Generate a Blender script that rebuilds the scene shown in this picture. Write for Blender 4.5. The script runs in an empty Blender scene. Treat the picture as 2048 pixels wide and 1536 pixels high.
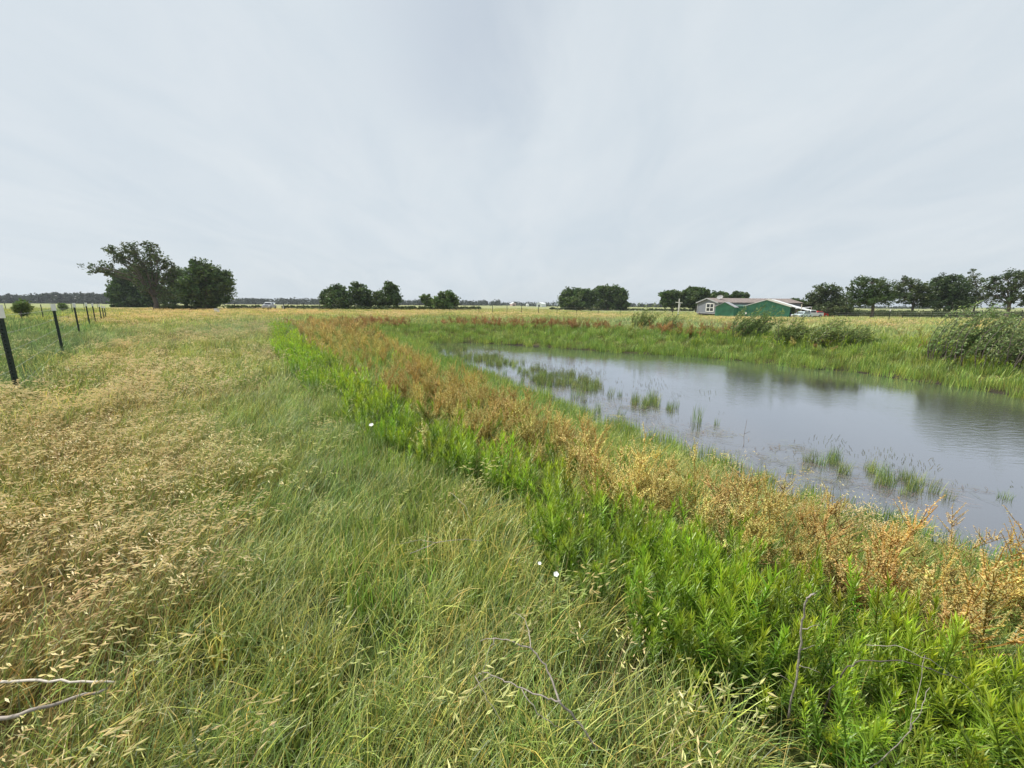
import bpy, math, random
import numpy as np
from mathutils import Vector, Matrix
random.seed(7); rng = np.random.default_rng(7)
scene = bpy.context.scene
COL = scene.collection
R = math.radians
PI = math.pi
CAMH = 1.45

# ------------------------------------------------------------------ camera
cd = bpy.data.cameras.new('camera'); cam = bpy.data.objects.new('camera', cd); COL.objects.link(cam)
cd.sensor_width = 36; cd.lens = 800/2048*36; cd.clip_end = 9000; cd.clip_start = 0.02
F = 800.0
PITCH = math.atan((768-609.5)/F); ROLL = math.atan(0.0055)
CM = (Matrix.Rotation(PI/2-PITCH, 3, 'X') @ Matrix.Rotation(ROLL, 3, 'Z'))
cam.matrix_world = Matrix.Translation((0, 0, CAMH)) @ CM.to_4x4()
scene.camera = cam
CMn = np.array(CM)

def ray(u, v):
    return CMn @ np.array([(u-1024)/F, -(v-768)/F, -1.0])
def P(u, v, z=0.0):
    d = ray(u, v); t = (z-CAMH)/d[2]
    return (d[0]*t, d[1]*t)
def PD(u, v, y):                      # point on the ray of a pixel at world depth y
    d = ray(u, v); t = y/d[1]
    return (d[0]*t, y, CAMH+d[2]*t)
def project(x, y, z):
    p = np.stack([x, y, z-CAMH], -1) @ CMn
    w = np.maximum(-p[..., 2], 1e-3)
    return 1024+F*p[..., 0]/w, 768-F*p[..., 1]/w

# ------------------------------------------------------------------ noise + shapes in numpy
def _h(i, j, s):
    n = (i*374761393 + j*668265263 + s*974711) & 0xffffffff
    n = ((n ^ (n >> 13))*1274126177) & 0xffffffff
    return ((n ^ (n >> 16)) & 0xffff)/65535.0
def vnoise(x, y, s=0):
    x = np.asarray(x, float); y = np.asarray(y, float)
    i = np.floor(x).astype(np.int64); j = np.floor(y).astype(np.int64)
    fx = x-i; fy = y-j; fx = fx*fx*(3-2*fx); fy = fy*fy*(3-2*fy)
    return ((_h(i, j, s)*(1-fx)+_h(i+1, j, s)*fx)*(1-fy)+(_h(i, j+1, s)*(1-fx)+_h(i+1, j+1, s)*fx)*fy)
def fbm(x, y, s=0, o=3):
    a = 0; w = .5; t = 0
    for k in range(o):
        a = a+w*vnoise(x*2**k, y*2**k, s+k*17); t += w; w *= .5
    return a/t
def sstep(a, b, x):
    t = np.clip((np.asarray(x, float)-a)/(b-a), 0, 1); return t*t*(3-2*t)
def inpoly(x, y, poly):
    x = np.asarray(x, float); y = np.asarray(y, float); c = np.zeros(x.shape, bool); n = len(poly)
    for k in range(n):
        x1, y1 = poly[k]; x2, y2 = poly[(k+1) % n]
        if y1 == y2: continue
        m = ((y1 > y) != (y2 > y)) & (x < (x2-x1)*(y-y1)/(y2-y1)+x1)
        c ^= m
    return c
def polydist(x, y, poly):
    x = np.asarray(x, float); y = np.asarray(y, float); d = np.full(x.shape, 1e9); n = len(poly)
    for k in range(n):
        x1, y1 = poly[k]; x2, y2 = poly[(k+1) % n]; dx = x2-x1; dy = y2-y1
        t = np.clip(((x-x1)*dx+(y-y1)*dy)/(dx*dx+dy*dy+1e-12), 0, 1)
        d = np.minimum(d, np.hypot(x-x1-t*dx, y-y1-t*dy))
    return np.where(inpoly(x, y, poly), -d, d)

WZ = -0.72
POND = [P(u, v, WZ) for u, v in [(850, 686), (960, 685), (1040, 690), (1200, 702), (1420, 716), (1560, 728), (1640, 738),
        (1700, 741), (1800, 756), (1920, 772), (2048, 792), (2400, 850), (2700, 1150), (2500, 1330), (2048, 1170), (1750, 1070),
        (1500, 985), (1350, 915), (1200, 855), (1000, 775), (900, 733), (838, 702)]]

def height(x, y):
    x = np.asarray(x, float); y = np.asarray(y, float)
    sd = polydist(x, y, POND)
    sd = sd + 0.35*(fbm(x*.8, y*.8, 5)-.5)
    bank = np.where(sd > 0, WZ*(1-sstep(-.4, 3.6, sd))-0.0, WZ*0.93-0.5*sstep(0, 1.5, -sd))
    edge = WZ*(1-sstep(-.4, 3.6, np.zeros_like(sd)))
    bank = np.where(sd > 0, bank, edge-0.55*sstep(0, 1.6, -sd))
    dip = -0.85*sstep(2, 32, x)*sstep(34, 84, y)
    near = sstep(2, 12, np.hypot(x, y))
    und = 0.07*(fbm(x*.3, y*.3, 9)-.5)+0.5*near*(fbm(x*.02, y*.02, 3)-.5)*sstep(60, 300, np.hypot(x, y))
    far = sstep(150, 900, np.hypot(x, y))*0.0
    return bank+dip+und+far
def PG(u, v):                         # pixel onto the terrain
    z = 0.0
    for _ in range(12):
        x, y = P(u, v, z); z = 0.5*z+0.5*float(height(x, y))
    return x, y, float(height(x, y))

# ------------------------------------------------------------------ materials
def new_mat(name):
    m = bpy.data.materials.new(name); m.use_nodes = True; nt = m.node_tree; nt.nodes.clear(); return m, nt
def N(nt, t, **k):
    n = nt.nodes.new(t)
    for a, b in k.items(): setattr(n, a, b)
    return n
def plain(name, col, rough=.6, metal=0, var=.15, scale=8, bump=.0, spec=.3):
    m, nt = new_mat(name); L = nt.links
    out = N(nt, 'ShaderNodeOutputMaterial'); b = N(nt, 'ShaderNodeBsdfPrincipled')
    tc = N(nt, 'ShaderNodeTexCoord'); no = N(nt, 'ShaderNodeTexNoise'); no.inputs['Scale'].default_value = scale; no.inputs['Detail'].default_value = 6
    L.new(tc.outputs['Object'], no.inputs['Vector'])
    mp = N(nt, 'ShaderNodeMapRange'); mp.inputs['To Min'].default_value = 1-var; mp.inputs['To Max'].default_value = 1+var
    mp.inputs['From Min'].default_value = .3; mp.inputs['From Max'].default_value = .7
    L.new(no.outputs['Fac'], mp.inputs['Value'])
    mx = N(nt, 'ShaderNodeVectorMath', operation='SCALE'); mx.inputs[0].default_value = col[:3]; L.new(mp.outputs[0], mx.inputs['Scale'])
    L.new(mx.outputs[0], b.inputs['Base Color']); b.inputs['Roughness'].default_value = rough; b.inputs['Metallic'].default_value = metal
    b.inputs['Specular IOR Level'].default_value = spec
    if bump:
        bp = N(nt, 'ShaderNodeBump'); bp.inputs['Strength'].default_value = bump; bp.inputs['Distance'].default_value = .02
        L.new(no.outputs['Fac'], bp.inputs['Height']); L.new(bp.outputs[0], b.inputs['Normal'])
    L.new(b.outputs[0], out.inputs[0]); return m
def leafmat(name, transl=.35, gloss=.04, rough=.45):
    m, nt = new_mat(name); L = nt.links
    out = N(nt, 'ShaderNodeOutputMaterial')
    a = N(nt, 'ShaderNodeAttribute', attribute_type='GEOMETRY', attribute_name='c')
    t = N(nt, 'ShaderNodeAttribute', attribute_type='INSTANCER', attribute_name='tint')
    mu = N(nt, 'ShaderNodeVectorMath', operation='MULTIPLY'); L.new(a.outputs['Color'], mu.inputs[0]); L.new(t.outputs['Vector'], mu.inputs[1])
    d = N(nt, 'ShaderNodeBsdfDiffuse'); L.new(mu.outputs[0], d.inputs['Color'])
    tr = N(nt, 'ShaderNodeBsdfTranslucent'); L.new(mu.outputs[0], tr.inputs['Color'])
    g = N(nt, 'ShaderNodeBsdfGlossy'); g.inputs['Roughness'].default_value = rough
    m1 = N(nt, 'ShaderNodeMixShader'); m1.inputs[0].default_value = transl
    L.new(d.outputs[0], m1.inputs[1]); L.new(tr.outputs[0], m1.inputs[2])
    m2 = N(nt, 'ShaderNodeMixShader'); m2.inputs[0].default_value = gloss
    L.new(m1.outputs[0], m2.inputs[1]); L.new(g.outputs[0], m2.inputs[2]); L.new(m2.outputs[0], out.inputs[0])
    return m

M = {}
M['leaf'] = leafmat('plant_leaf', .35, .05)
M['straw'] = leafmat('dry_straw', .3, .05)
M['weed'] = leafmat('weed_leaf', .38, .05)
M['dock'] = leafmat('dock_seed', .3, .02)
M['treeleaf'] = leafmat('tree_leaf', .32, .03)
M['bark'] = plain('bark', (.12, .1, .085), .9, scale=14, bump=.6, var=.35)
M['palebark'] = plain('pale_bark', (.22, .2, .17), .9, scale=20, bump=.6, var=.3)
M['deadwood'] = plain('dead_wood', (.33, .29, .25), .85, scale=25, bump=.5, var=.35)
M['cane'] = plain('pale_cane', (.62, .56, .48), .7, scale=25, bump=.3, var=.2)
M['postgreen'] = plain('post_paint', (.022, .035, .03), .5, scale=30, var=.3, bump=.2)
M['white'] = plain('white_paint', (.78, .78, .76), .5, scale=6, var=.06)
M['wire'] = plain('galvanised_wire', (.5, .5, .48), .45, metal=.4, var=.15)
M['greywall'] = plain('grey_siding', (.2, .215, .25), .6, scale=3, var=.06)
M['greywhite'] = plain('pale_trim', (.36, .37, .39), .6, scale=3, var=.05)
M['shingle'] = plain('brown_shingle', (.24, .2, .185), .9, scale=2, var=.25, bump=.3)
M['greenwall'] = plain('green_metal_siding', (.06, .22, .145), .55, scale=1.2, var=.25)
M['greenpale'] = plain('pale_green_trim', (.3, .5, .42), .6, scale=3, var=.1)
M['whitemetal'] = plain('white_metal_roof', (.8, .82, .84), .4, scale=2, var=.06)
M['dark'] = plain('dark_void', (.015, .015, .02), .8, var=.2)
M['glass'] = plain('window_glass', (.02, .025, .035), .08, var=.2, spec=.6)
M['concrete'] = plain('weathered_grey', (.36, .36, .36), .8, scale=4, var=.15)
M['silver'] = plain('silver_car_paint', (.45, .48, .52), .3, metal=.3, var=.04)
M['carwhite'] = plain('white_car_paint', (.72, .74, .76), .25, var=.04)
M['carblue'] = plain('pale_blue_car_paint', (.62, .73, .78), .25, var=.04)
M['carred'] = plain('red_car_paint', (.5, .03, .02), .25, var=.06)
M['rubber'] = plain('tyre_rubber', (.02, .02, .02), .85)
M['chrome'] = plain('bright_metal', (.6, .6, .6), .25, metal=.8)
M['bluebarrel'] = plain('blue_plastic', (.03, .05, .16), .5)
M['wood'] = plain('old_timber', (.3, .24, .18), .85, scale=12, var=.25, bump=.3)
M['lamp'] = plain('lamp_lens', (.7, .7, .7), .1)
M['redlens'] = plain('red_lens', (.4, .01, .01), .2)
M['cloth'] = plain('white_cloth', (.75, .73, .7), .85)

# ------------------------------------------------------------------ mesh helpers
class MB:
    def __init__(s): s.v = []; s.f = []; s.c = []
    def add(s, vs, fs, col=(1, 1, 1)):
        o = len(s.v); s.v += [tuple(p) for p in vs]; s.c += [col]*len(vs); s.f += [tuple(i+o for i in f) for f in fs]
    def box(s, c, d, rot=None, taper=1.0, bev=0.0):
        x, y, z = d[0]/2, d[1]/2, d[2]/2
        b = min(bev, x*.45, y*.45)
        if b > 0:
            ring = [(-x+b, -y), (x-b, -y), (x, -y+b), (x, y-b), (x-b, y), (-x+b, y), (-x, y-b), (-x, -y+b)]
        else: ring = [(-x, -y), (x, -y), (x, y), (-x, y)]
        n = len(ring); vs = [Vector((a, bb, -z)) for a, bb in ring]+[Vector((a*taper, bb*taper, z)) for a, bb in ring]
        if rot is not None: vs = [rot @ q for q in vs]
        vs = [q+Vector(c) for q in vs]
        s.add(vs, [tuple(range(n-1, -1, -1)), tuple(range(n, 2*n))]+[(i, (i+1) % n, n+(i+1) % n, n+i) for i in range(n)])
    def tube(s, pts, r, n=6, col=(1, 1, 1)):
        pts = [Vector(p) for p in pts]
        if not hasattr(r, '__len__'): r = [r]*len(pts)
        vs = []; up = Vector((.13, .31, .94))
        for i, p in enumerate(pts):
            t = (pts[min(i+1, len(pts)-1)]-pts[max(i-1, 0)]).normalized()
            a = t.cross(up)
            if a.length < .1: a = t.cross(Vector((1, 0, 0)))
            a.normalize(); b = t.cross(a)
            for k in range(n):
                w = 2*PI*k/n; vs.append(p+(a*math.cos(w)+b*math.sin(w))*r[i])
        fs = [(i*n+k, i*n+(k+1) % n, (i+1)*n+(k+1) % n, (i+1)*n+k) for i in range(len(pts)-1) for k in range(n)]
        fs += [tuple(range(n-1, -1, -1)), tuple((len(pts)-1)*n+k for k in range(n))]
        s.add(vs, fs, col)
    def prism(s, prof, y0, y1):       # profile in (x,z) extruded along y
        n = len(prof); vs = [(x, y0, z) for x, z in prof]+[(x, y1, z) for x, z in prof]
        s.add(vs, [tuple(range(n)), tuple(range(2*n-1, n-1, -1))]+[(i, n+i, n+(i+1) % n, (i+1) % n) for i in range(n)])
    def mesh(s, name, mat):
        me = bpy.data.meshes.new(name); me.from_pydata([tuple(map(float, p)) for p in s.v], [], s.f)
        ca = me.color_attributes.new('c', 'FLOAT_COLOR', 'POINT')
        ca.data.foreach_set('color', np.array([(a, b, c, 1) for a, b, c in s.c], np.float32).ravel())
        me.materials.append(mat); me.update(); return me
    def build(s, name, mat, parent=None, smooth=False):
        me = s.mesh(name, mat)
        if smooth: me.polygons.foreach_set('use_smooth', [True]*len(me.polygons))
        o = bpy.data.objects.new(name, me); COL.objects.link(o)
        if parent is not None: o.parent = parent
        return o
def npmesh(name, V, Fq, C, mat):      # V (n,3), Fq (m,k) faces, C (n,3)
    me = bpy.data.meshes.new(name); k = Fq.shape[1]
    me.vertices.add(len(V)); me.vertices.foreach_set('co', V.astype(np.float32).ravel())
    me.loops.add(Fq.size); me.loops.foreach_set('vertex_index', Fq.astype(np.int32).ravel())
    me.polygons.add(len(Fq)); me.polygons.foreach_set('loop_start', np.arange(0, Fq.size, k, dtype=np.int32))
    me.update(calc_edges=True)
    ca = me.color_attributes.new('c', 'FLOAT_COLOR', 'POINT')
    ca.data.foreach_set('color', np.concatenate([C, np.ones((len(C), 1))], 1).astype(np.float32).ravel())
    me.materials.append(mat); return me
def tag(o, label=None, cat=None, group=None, kind=None):
    if label: o['label'] = label
    if cat: o['category'] = cat
    if group: o['group'] = group
    if kind: o['kind'] = kind
    return o
def empty(name, loc, label, cat, group=None, rz=0):
    o = bpy.data.objects.new(name, None); COL.objects.link(o); o.location = loc; o.rotation_euler = (0, 0, rz); o.empty_display_size = .2
    return tag(o, label, cat, group)

# ------------------------------------------------------------------ zone map of the ground cover
# control points in the photograph: u, v, dryness, red/brown hue, grey hue
CP = np.array([
 (60,900,.85,.25,0),(150,850,.9,.3,0),(300,760,.85,.2,0),(250,705,.8,.3,0),(450,740,.36,0,0),(60,760,.12,0,0),(40,660,.03,0,0),(100,680,.03,0,0),(160,690,.1,0,.5),
 (210,680,.12,0,.7),(140,760,.45,.2,0),(350,655,.35,0,.2),(300,635,.9,.5,0),(250,640,.8,.5,0),(450,665,.4,.1,.9),(500,655,.35,.1,1),(400,800,.62,.1,0),(380,720,.42,0,0),(500,850,.35,0,0),
 (560,800,.12,0,.3),(650,850,.06,0,.5),(650,950,.1,0,.4),(450,1000,.35,0,0),(200,1030,.7,.1,0),(60,1150,.75,.2,0),(260,1100,.85,.3,0),(120,1280,.75,.5,0),(340,1200,.5,.1,0),
 (450,1350,.35,0,0),(200,1450,.55,.3,0),(60,1500,.75,.5,0),(700,1100,.1,0,.2),(800,1300,.08,0,0),(1000,1100,.3,.1,0),(1100,1300,.1,0,0),(1300,1420,.25,.2,0),(1200,1180,.35,.2,0),
 (900,950,.22,0,.1),(560,725,.42,.1,0),(500,700,.3,0,.2),(10,1000,.6,.3,0),(600,1450,.15,0,0),(1000,1500,.15,0,0),(560,1150,.15,0,.1),(430,900,.6,.1,0),
 (1050,1480,.1,0,0),(1250,1520,.15,0,0),(900,1420,.1,0,0),(1350,1500,.2,0,0),(700,1500,.15,0,0),(1000,1250,.12,0,0),(750,1200,.12,0,0),(500,950,.2,0,.2),(540,880,.2,0,.3),(350,980,.55,.1,0),
 (350,620,.95,.45,0),(600,624,.95,.5,0),(800,628,.9,.3,0),(1000,629,.85,.2,0),(1200,632,.75,.1,0),(1500,640,.8,.2,0),(1750,650,.85,.1,0),(2000,655,.8,.1,0),
 (650,641,.25,.1,.2),(900,641,.1,0,.3),(1100,644,.08,0,.5),(1250,648,.1,0,.7),(1450,655,.15,0,.8),(1700,665,.12,0,.6),(1900,670,.15,0,.4),(1000,622,.45,0,.1),(1200,624,.4,0,.1),(700,618,.3,0,0),
 (100,612,.3,.1,0),(40,622,.35,.3,0),(120,625,.1,0,0),(190,628,.5,.3,0),(1300,622,.35,0,.2),(1700,640,.35,0,.3),(1850,638,.3,0,.3)], float)
def zone(u, v):
    vv = np.log(np.clip(v-600, 4, 2000))*260; cv = np.log(np.clip(CP[:, 1]-600, 4, 2000))*260
    w = np.zeros(u.shape); a = np.zeros(u.shape+(3,))
    for k in range(len(CP)):
        d2 = (u-CP[k, 0])**2+((vv-cv[k])*1.3)**2
        ww = 1/(d2+600)**1.6; w += ww; a += ww[..., None]*CP[k, 2:]
    return a/w[..., None]

ZW = .22
Gl = [(540,646),(553,700),(590,750),(690,785),(735,850),(830,905),(950,965),(1040,1045),(1150,1105),(1240,1190),(1310,1290),(1430,1340),(1560,1450),(1640,1560),(1800,1900)]
Gr = [(2600,1800),(2500,1400),(2048,1290),(1800,1215),(1650,1150),(1480,1085),(1330,1030),(1200,990),(1060,940),(960,875),(850,830),(760,790),(680,730),(615,690),(588,646)]
G_POLY = [P(u, v, ZW) for u, v in Gl+Gr]
Dr = [(660,643),(760,665),(850,716),(960,757),(1100,822),(1250,860),(1400,900),(1500,935),(1650,1000),(1800,1060),(1950,1105),(2048,1140),(2500,1350)]
D_POLY = [P(u, v, ZW) for u, v in list(reversed(Gr))]+[P(u, v, .05) for u, v in reversed(Dr)]
RUST = [(700,652,130,8),(960,652,110,4),(1090,656,90,5),(1180,660,60,4),(1330,668,60,6),(1420,672,70,8),(1660,696,35,9),(1590,690,15,6),(1840,700,30,6)]

def classify(x, y):
    z = height(x, y); u, v = project(x, y, z)
    sd = polydist(x, y, POND)
    wob = fbm(x*.9, y*.9, 31)-.5
    zz = zone(u+wob*60, v+wob*10)
    return z, u, v, sd, zz

# ------------------------------------------------------------------ ground sheet
def ground():
    nr, na = 380, 620
    r = np.concatenate([[0.0], np.geomspace(.25, 6000, nr)]); a = np.linspace(0, 2*PI, na, endpoint=False)
    # denser towards the view
    a = a - .35*np.sin(a-PI/2)*0
    X = r[:, None]*np.cos(a)[None]; Y = r[:, None]*np.sin(a)[None]
    x = X.ravel(); y = Y.ravel(); z, u, v, sd, zz = classify(x, np.where(y < 0, y, y))
    front = y > 0.2
    z = np.where(np.hypot(x, y) > 1200, z*0, z)
    dry = np.where(front, zz[:, 0], .4); red = np.where(front, zz[:, 1], .2); gry = np.where(front, zz[:, 2], .1)
    n = fbm(x*1.3, y*1.3, 77)
    n2 = fbm(x*.05, y*.05, 71)
    dry = np.clip(dry+(n-.5)*.5, 0, 1)
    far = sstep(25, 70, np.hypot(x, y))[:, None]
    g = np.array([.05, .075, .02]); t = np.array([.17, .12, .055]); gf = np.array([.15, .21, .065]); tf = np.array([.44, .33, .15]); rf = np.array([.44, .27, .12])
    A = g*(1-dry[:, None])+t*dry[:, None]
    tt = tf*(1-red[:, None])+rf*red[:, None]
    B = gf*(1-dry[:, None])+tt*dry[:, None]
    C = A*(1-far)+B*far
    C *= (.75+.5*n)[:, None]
    d = np.hypot(x, y)
    pale = (sstep(110, 150, d)*(.6+.4*(n2 > .45)))[:, None]      # mown pale pasture beyond the field
    C = C*(1-pale*.75)+np.array([.27, .31, .15])*pale*.75
    mud = (sstep(.6, -.2, sd)*(d < 200))[:, None]; C = C*(1-mud)+np.array([.045, .04, .03])*mud
    i = np.arange(nr)[:, None]*na; j = np.arange(na)[None]; j2 = (j+1) % na
    Q = np.stack([i+j, i+na+j, i+na+j2, i+j2], -1).reshape(-1, 4)
    V = np.stack([x, y, z], 1)
    m, nt = new_mat('meadow_soil'); L = nt.links
    out = N(nt, 'ShaderNodeOutputMaterial'); b = N(nt, 'ShaderNodeBsdfPrincipled'); b.inputs['Roughness'].default_value = 1; b.inputs['Specular IOR Level'].default_value = .05
    at = N(nt, 'ShaderNodeAttribute', attribute_name='c'); tc = N(nt, 'ShaderNodeTexCoord')
    mp = N(nt, 'ShaderNodeMapping'); mp.inputs['Scale'].default_value = (1, 2.5, 1)
    L.new(tc.outputs['Object'], mp.inputs[0])
    no = N(nt, 'ShaderNodeTexNoise'); no.inputs['Scale'].default_value = .6; no.inputs['Detail'].default_value = 9; no.inputs['Roughness'].default_value = .7; L.new(mp.outputs[0], no.inputs['Vector'])
    mr = N(nt, 'ShaderNodeMapRange'); mr.inputs['From Min'].default_value = .3; mr.inputs['From Max'].default_value = .7; mr.inputs['To Min'].default_value = .6; mr.inputs['To Max'].default_value = 1.4
    L.new(no.outputs['Fac'], mr.inputs['Value'])
    sc = N(nt, 'ShaderNodeVectorMath', operation='SCALE'); L.new(at.outputs['Color'], sc.inputs[0]); L.new(mr.outputs[0], sc.inputs['Scale']); L.new(sc.outputs[0], b.inputs['Base Color'])
    bp = N(nt, 'ShaderNodeBump'); bp.inputs['Strength'].default_value = .5; bp.inputs['Distance'].default_value = .1; L.new(no.outputs['Fac'], bp.inputs['Height']); L.new(bp.outputs[0], b.inputs['Normal'])
    L.new(b.outputs[0], out.inputs[0])
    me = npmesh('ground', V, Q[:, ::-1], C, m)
    me.polygons.foreach_set('use_smooth', [True]*len(me.polygons))
    o = bpy.data.objects.new('ground', me); COL.objects.link(o); o['kind'] = 'structure'
ground()

def water():
    me = bpy.data.meshes.new('water')
    pts = np.array(POND); c = pts.mean(0); out_ = []
    for p in pts:
        d = (p-c); out_.append(tuple(p+d/np.linalg.norm(d)*1.0))
    nn = 60; V = []; Fa = []
    me.from_pydata([(a, b, WZ) for a, b in out_], [], [tuple(range(len(out_)-1, -1, -1))]); me.update()
    m, nt = new_mat('pond_water'); L = nt.links
    out = N(nt, 'ShaderNodeOutputMaterial'); b = N(nt, 'ShaderNodeBsdfPrincipled')
    b.inputs['Base Color'].default_value = (.06, .06, .08, 1); b.inputs['Roughness'].default_value = .02; b.inputs['IOR'].default_value = 2.1; b.inputs['Specular IOR Level'].default_value = .6
    tc = N(nt, 'ShaderNodeTexCoord'); mp = N(nt, 'ShaderNodeMapping'); mp.inputs['Rotation'].default_value = (0, 0, R(25)); mp.inputs['Scale'].default_value = (1.2, 3.2, 1)
    L.new(tc.outputs['Object'], mp.inputs[0])
    n1 = N(nt, 'ShaderNodeTexNoise'); n1.inputs['Scale'].default_value = 3.2; n1.inputs['Detail'].default_value = 5; n1.inputs['Roughness'].default_value = .6; n1.inputs['Distortion'].default_value = .4
    L.new(mp.outputs[0], n1.inputs['Vector'])
    n3 = N(nt, 'ShaderNodeTexNoise'); n3.inputs['Scale'].default_value = 9; n3.inputs['Detail'].default_value = 3; L.new(mp.outputs[0], n3.inputs['Vector'])
    n2 = N(nt, 'ShaderNodeTexNoise'); n2.inputs['Scale'].default_value = .22; n2.inputs['Detail'].default_value = 2; L.new(tc.outputs['Object'], n2.inputs['Vector'])
    mr = N(nt, 'ShaderNodeMapRange'); mr.inputs['From Min'].default_value = .42; mr.inputs['From Max'].default_value = .6; mr.inputs['To Min'].default_value = .25; mr.inputs['To Max'].default_value = 1
    L.new(n2.outputs['Fac'], mr.inputs['Value'])
    ad = N(nt, 'ShaderNodeMath', operation='MULTIPLY_ADD'); ad.inputs[1].default_value = .3; L.new(n3.outputs['Fac'], ad.inputs[0]); L.new(n1.outputs['Fac'], ad.inputs[2])
    bp = N(nt, 'ShaderNodeBump'); bp.inputs['Distance'].default_value = .006; L.new(mr.outputs[0], bp.inputs['Strength']); L.new(ad.outputs[0], bp.inputs['Height'])
    b.inputs['Base Color'].default_value = (.075, .07, .075, 1); b.inputs['Specular IOR Level'].default_value = 0; b.inputs['Roughness'].default_value = .6
    gl = N(nt, 'ShaderNodeBsdfGlossy'); gl.inputs['Roughness'].default_value = .03; gl.inputs['Color'].default_value = (.9, .94, 1, 1); L.new(bp.outputs[0], gl.inputs['Normal'])
    lw = N(nt, 'ShaderNodeLayerWeight'); pw_ = N(nt, 'ShaderNodeMath', operation='POWER'); pw_.inputs[1].default_value = 2.1; L.new(lw.outputs['Facing'], pw_.inputs[0])
    mw = N(nt, 'ShaderNodeMixShader'); L.new(pw_.outputs[0], mw.inputs[0]); L.new(b.outputs[0], mw.inputs[1]); L.new(gl.outputs[0], mw.inputs[2]); L.new(mw.outputs[0], out.inputs[0])
    me.materials.append(m); o = bpy.data.objects.new('water', me); COL.objects.link(o); o['kind'] = 'structure'
water()

# ------------------------------------------------------------------ plant prototypes
def blade(mb, p0, yaw, tilt, L, w, bend, segs=4, col=(1, 1, 1), curl=0.0):
    x, y, z = p0; vs = []; a = tilt
    for i in range(segs+1):
        t = i/segs; ww = w*(1-t**1.6)*.5*(0.6+.4*min(1, t*4))
        px, py = -math.sin(yaw)*ww, math.cos(yaw)*ww
        if i < segs: vs += [(x-px, y-py, z), (x+px, y+py, z)]
        else: vs.append((x, y, z))
        s = L/segs; x += math.sin(a)*math.cos(yaw)*s; y += math.sin(a)*math.sin(yaw)*s; z += math.cos(a)*s
        a += bend/segs*(0.5+t); yaw += curl/segs
    fs = [(2*i, 2*i+1, 2*i+3, 2*i+2) for i in range(segs-1)]+[(2*segs-2, 2*segs-1, 2*segs)]
    mb.add(vs, fs, col); return (x, y, z, yaw, a)
def jit(c, s):
    k = 1+random.uniform(-s, s); return tuple(max(0, q*k*(1+random.uniform(-s, s)*.35)) for q in c)
def spike(mb, p, d, L, w, col):       # lens-shaped seed spikelet, two crossed blades
    d = Vector(d).normalized(); a = d.cross(Vector((random.random()-.5, random.random()-.5, random.random()))).normalized(); b = d.cross(a)
    p = Vector(p)
    for q in (a, b):
        mb.add([p, p+d*L*.4+q*w, p+d*L, p+d*L*.4-q*w], [(0, 1, 2, 3)], col)
def grass_proto(nb, L, w, spread, bend, segs=4, upright=False, drycol=None, dryfrac=.06):
    mb = MB()
    for i in range(nb):
        rr = spread*math.sqrt(random.random()); th = random.uniform(0, 2*PI)
        yaw = random.gauss(0, 1.0 if not upright else 2.5); 
        if random.random() < .25: yaw = random.uniform(0, 2*PI)
        c = jit((1, 1, 1), .3)
        if random.random() < dryfrac: c = jit(drycol or (2.6, 1.7, 1.9), .2)
        elif random.random() < .27: c = jit((2.0, 1.7, 1.8), .25)  # pale blades: bright highlights put into the blade colour
        elif random.random() < .35: c = jit((.5, .62, .55), .2)
        l = L*random.uniform(.45, 1.15)
        blade(mb, (rr*math.cos(th)-(.25*l if not upright else 0), rr*math.sin(th), -.02), yaw, random.uniform(.05, .5) if not upright else random.uniform(0, .25), l, w*random.uniform(.6, 1.3),
              bend*random.uniform(.4, 1.3), segs, c, random.gauss(0, .5))
    return mb
def oat_proto(ns, nb, L, far=1.0):
    mb = MB()
    for i in range(nb):
        rr = .12*math.sqrt(random.random())*far; th = random.uniform(0, 2*PI)
        c = jit((.4, .26, .1), .5) if random.random() < .55 else jit((.23, .27, .07), .35)
        blade(mb, (rr*math.cos(th)-.08, rr*math.sin(th), -.02), random.gauss(0, 1.1), random.uniform(.1, .7), L*random.uniform(.4, .9), .005*far*random.uniform(.6, 1.3), random.uniform(.5, 1.9), 4 if far < 1.5 else 3, c, random.gauss(0, .6))
    for i in range(ns):
        rr = .13*math.sqrt(random.random())*far; th = random.uniform(0, 2*PI); c = jit((.5, .38, .2), .25); yaw = random.gauss(0, .6)
        p0 = (rr*math.cos(th)-.15, rr*math.sin(th), -.02); tilt = random.uniform(.15, .55); l = L*random.uniform(.7, 1.15)
        e = blade(mb, p0, yaw, tilt, l, .0028*far, random.uniform(.4, 1.1), 4, c)
        hx, hy, hz, hyaw, ha = e
        dirv = Vector((math.sin(ha)*math.cos(hyaw), math.sin(ha)*math.sin(hyaw), math.cos(ha)))
        for k in range(random.randint(5, 9)):
            back = random.uniform(0, .13); side = Vector((random.gauss(0, 1), random.gauss(0, 1), random.gauss(-.4, .5)))*.018*far
            q = Vector((hx, hy, hz))-dirv*back+side*(.4+back*6)
            dd = dirv+Vector((random.gauss(0, .35), random.gauss(0, .35), -random.uniform(.0, .7)))
            spike(mb, q, dd, random.uniform(.019, .034)*far, random.uniform(.0019, .0033)*far, jit((.95, .8, .48), .16))
    return mb
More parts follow.
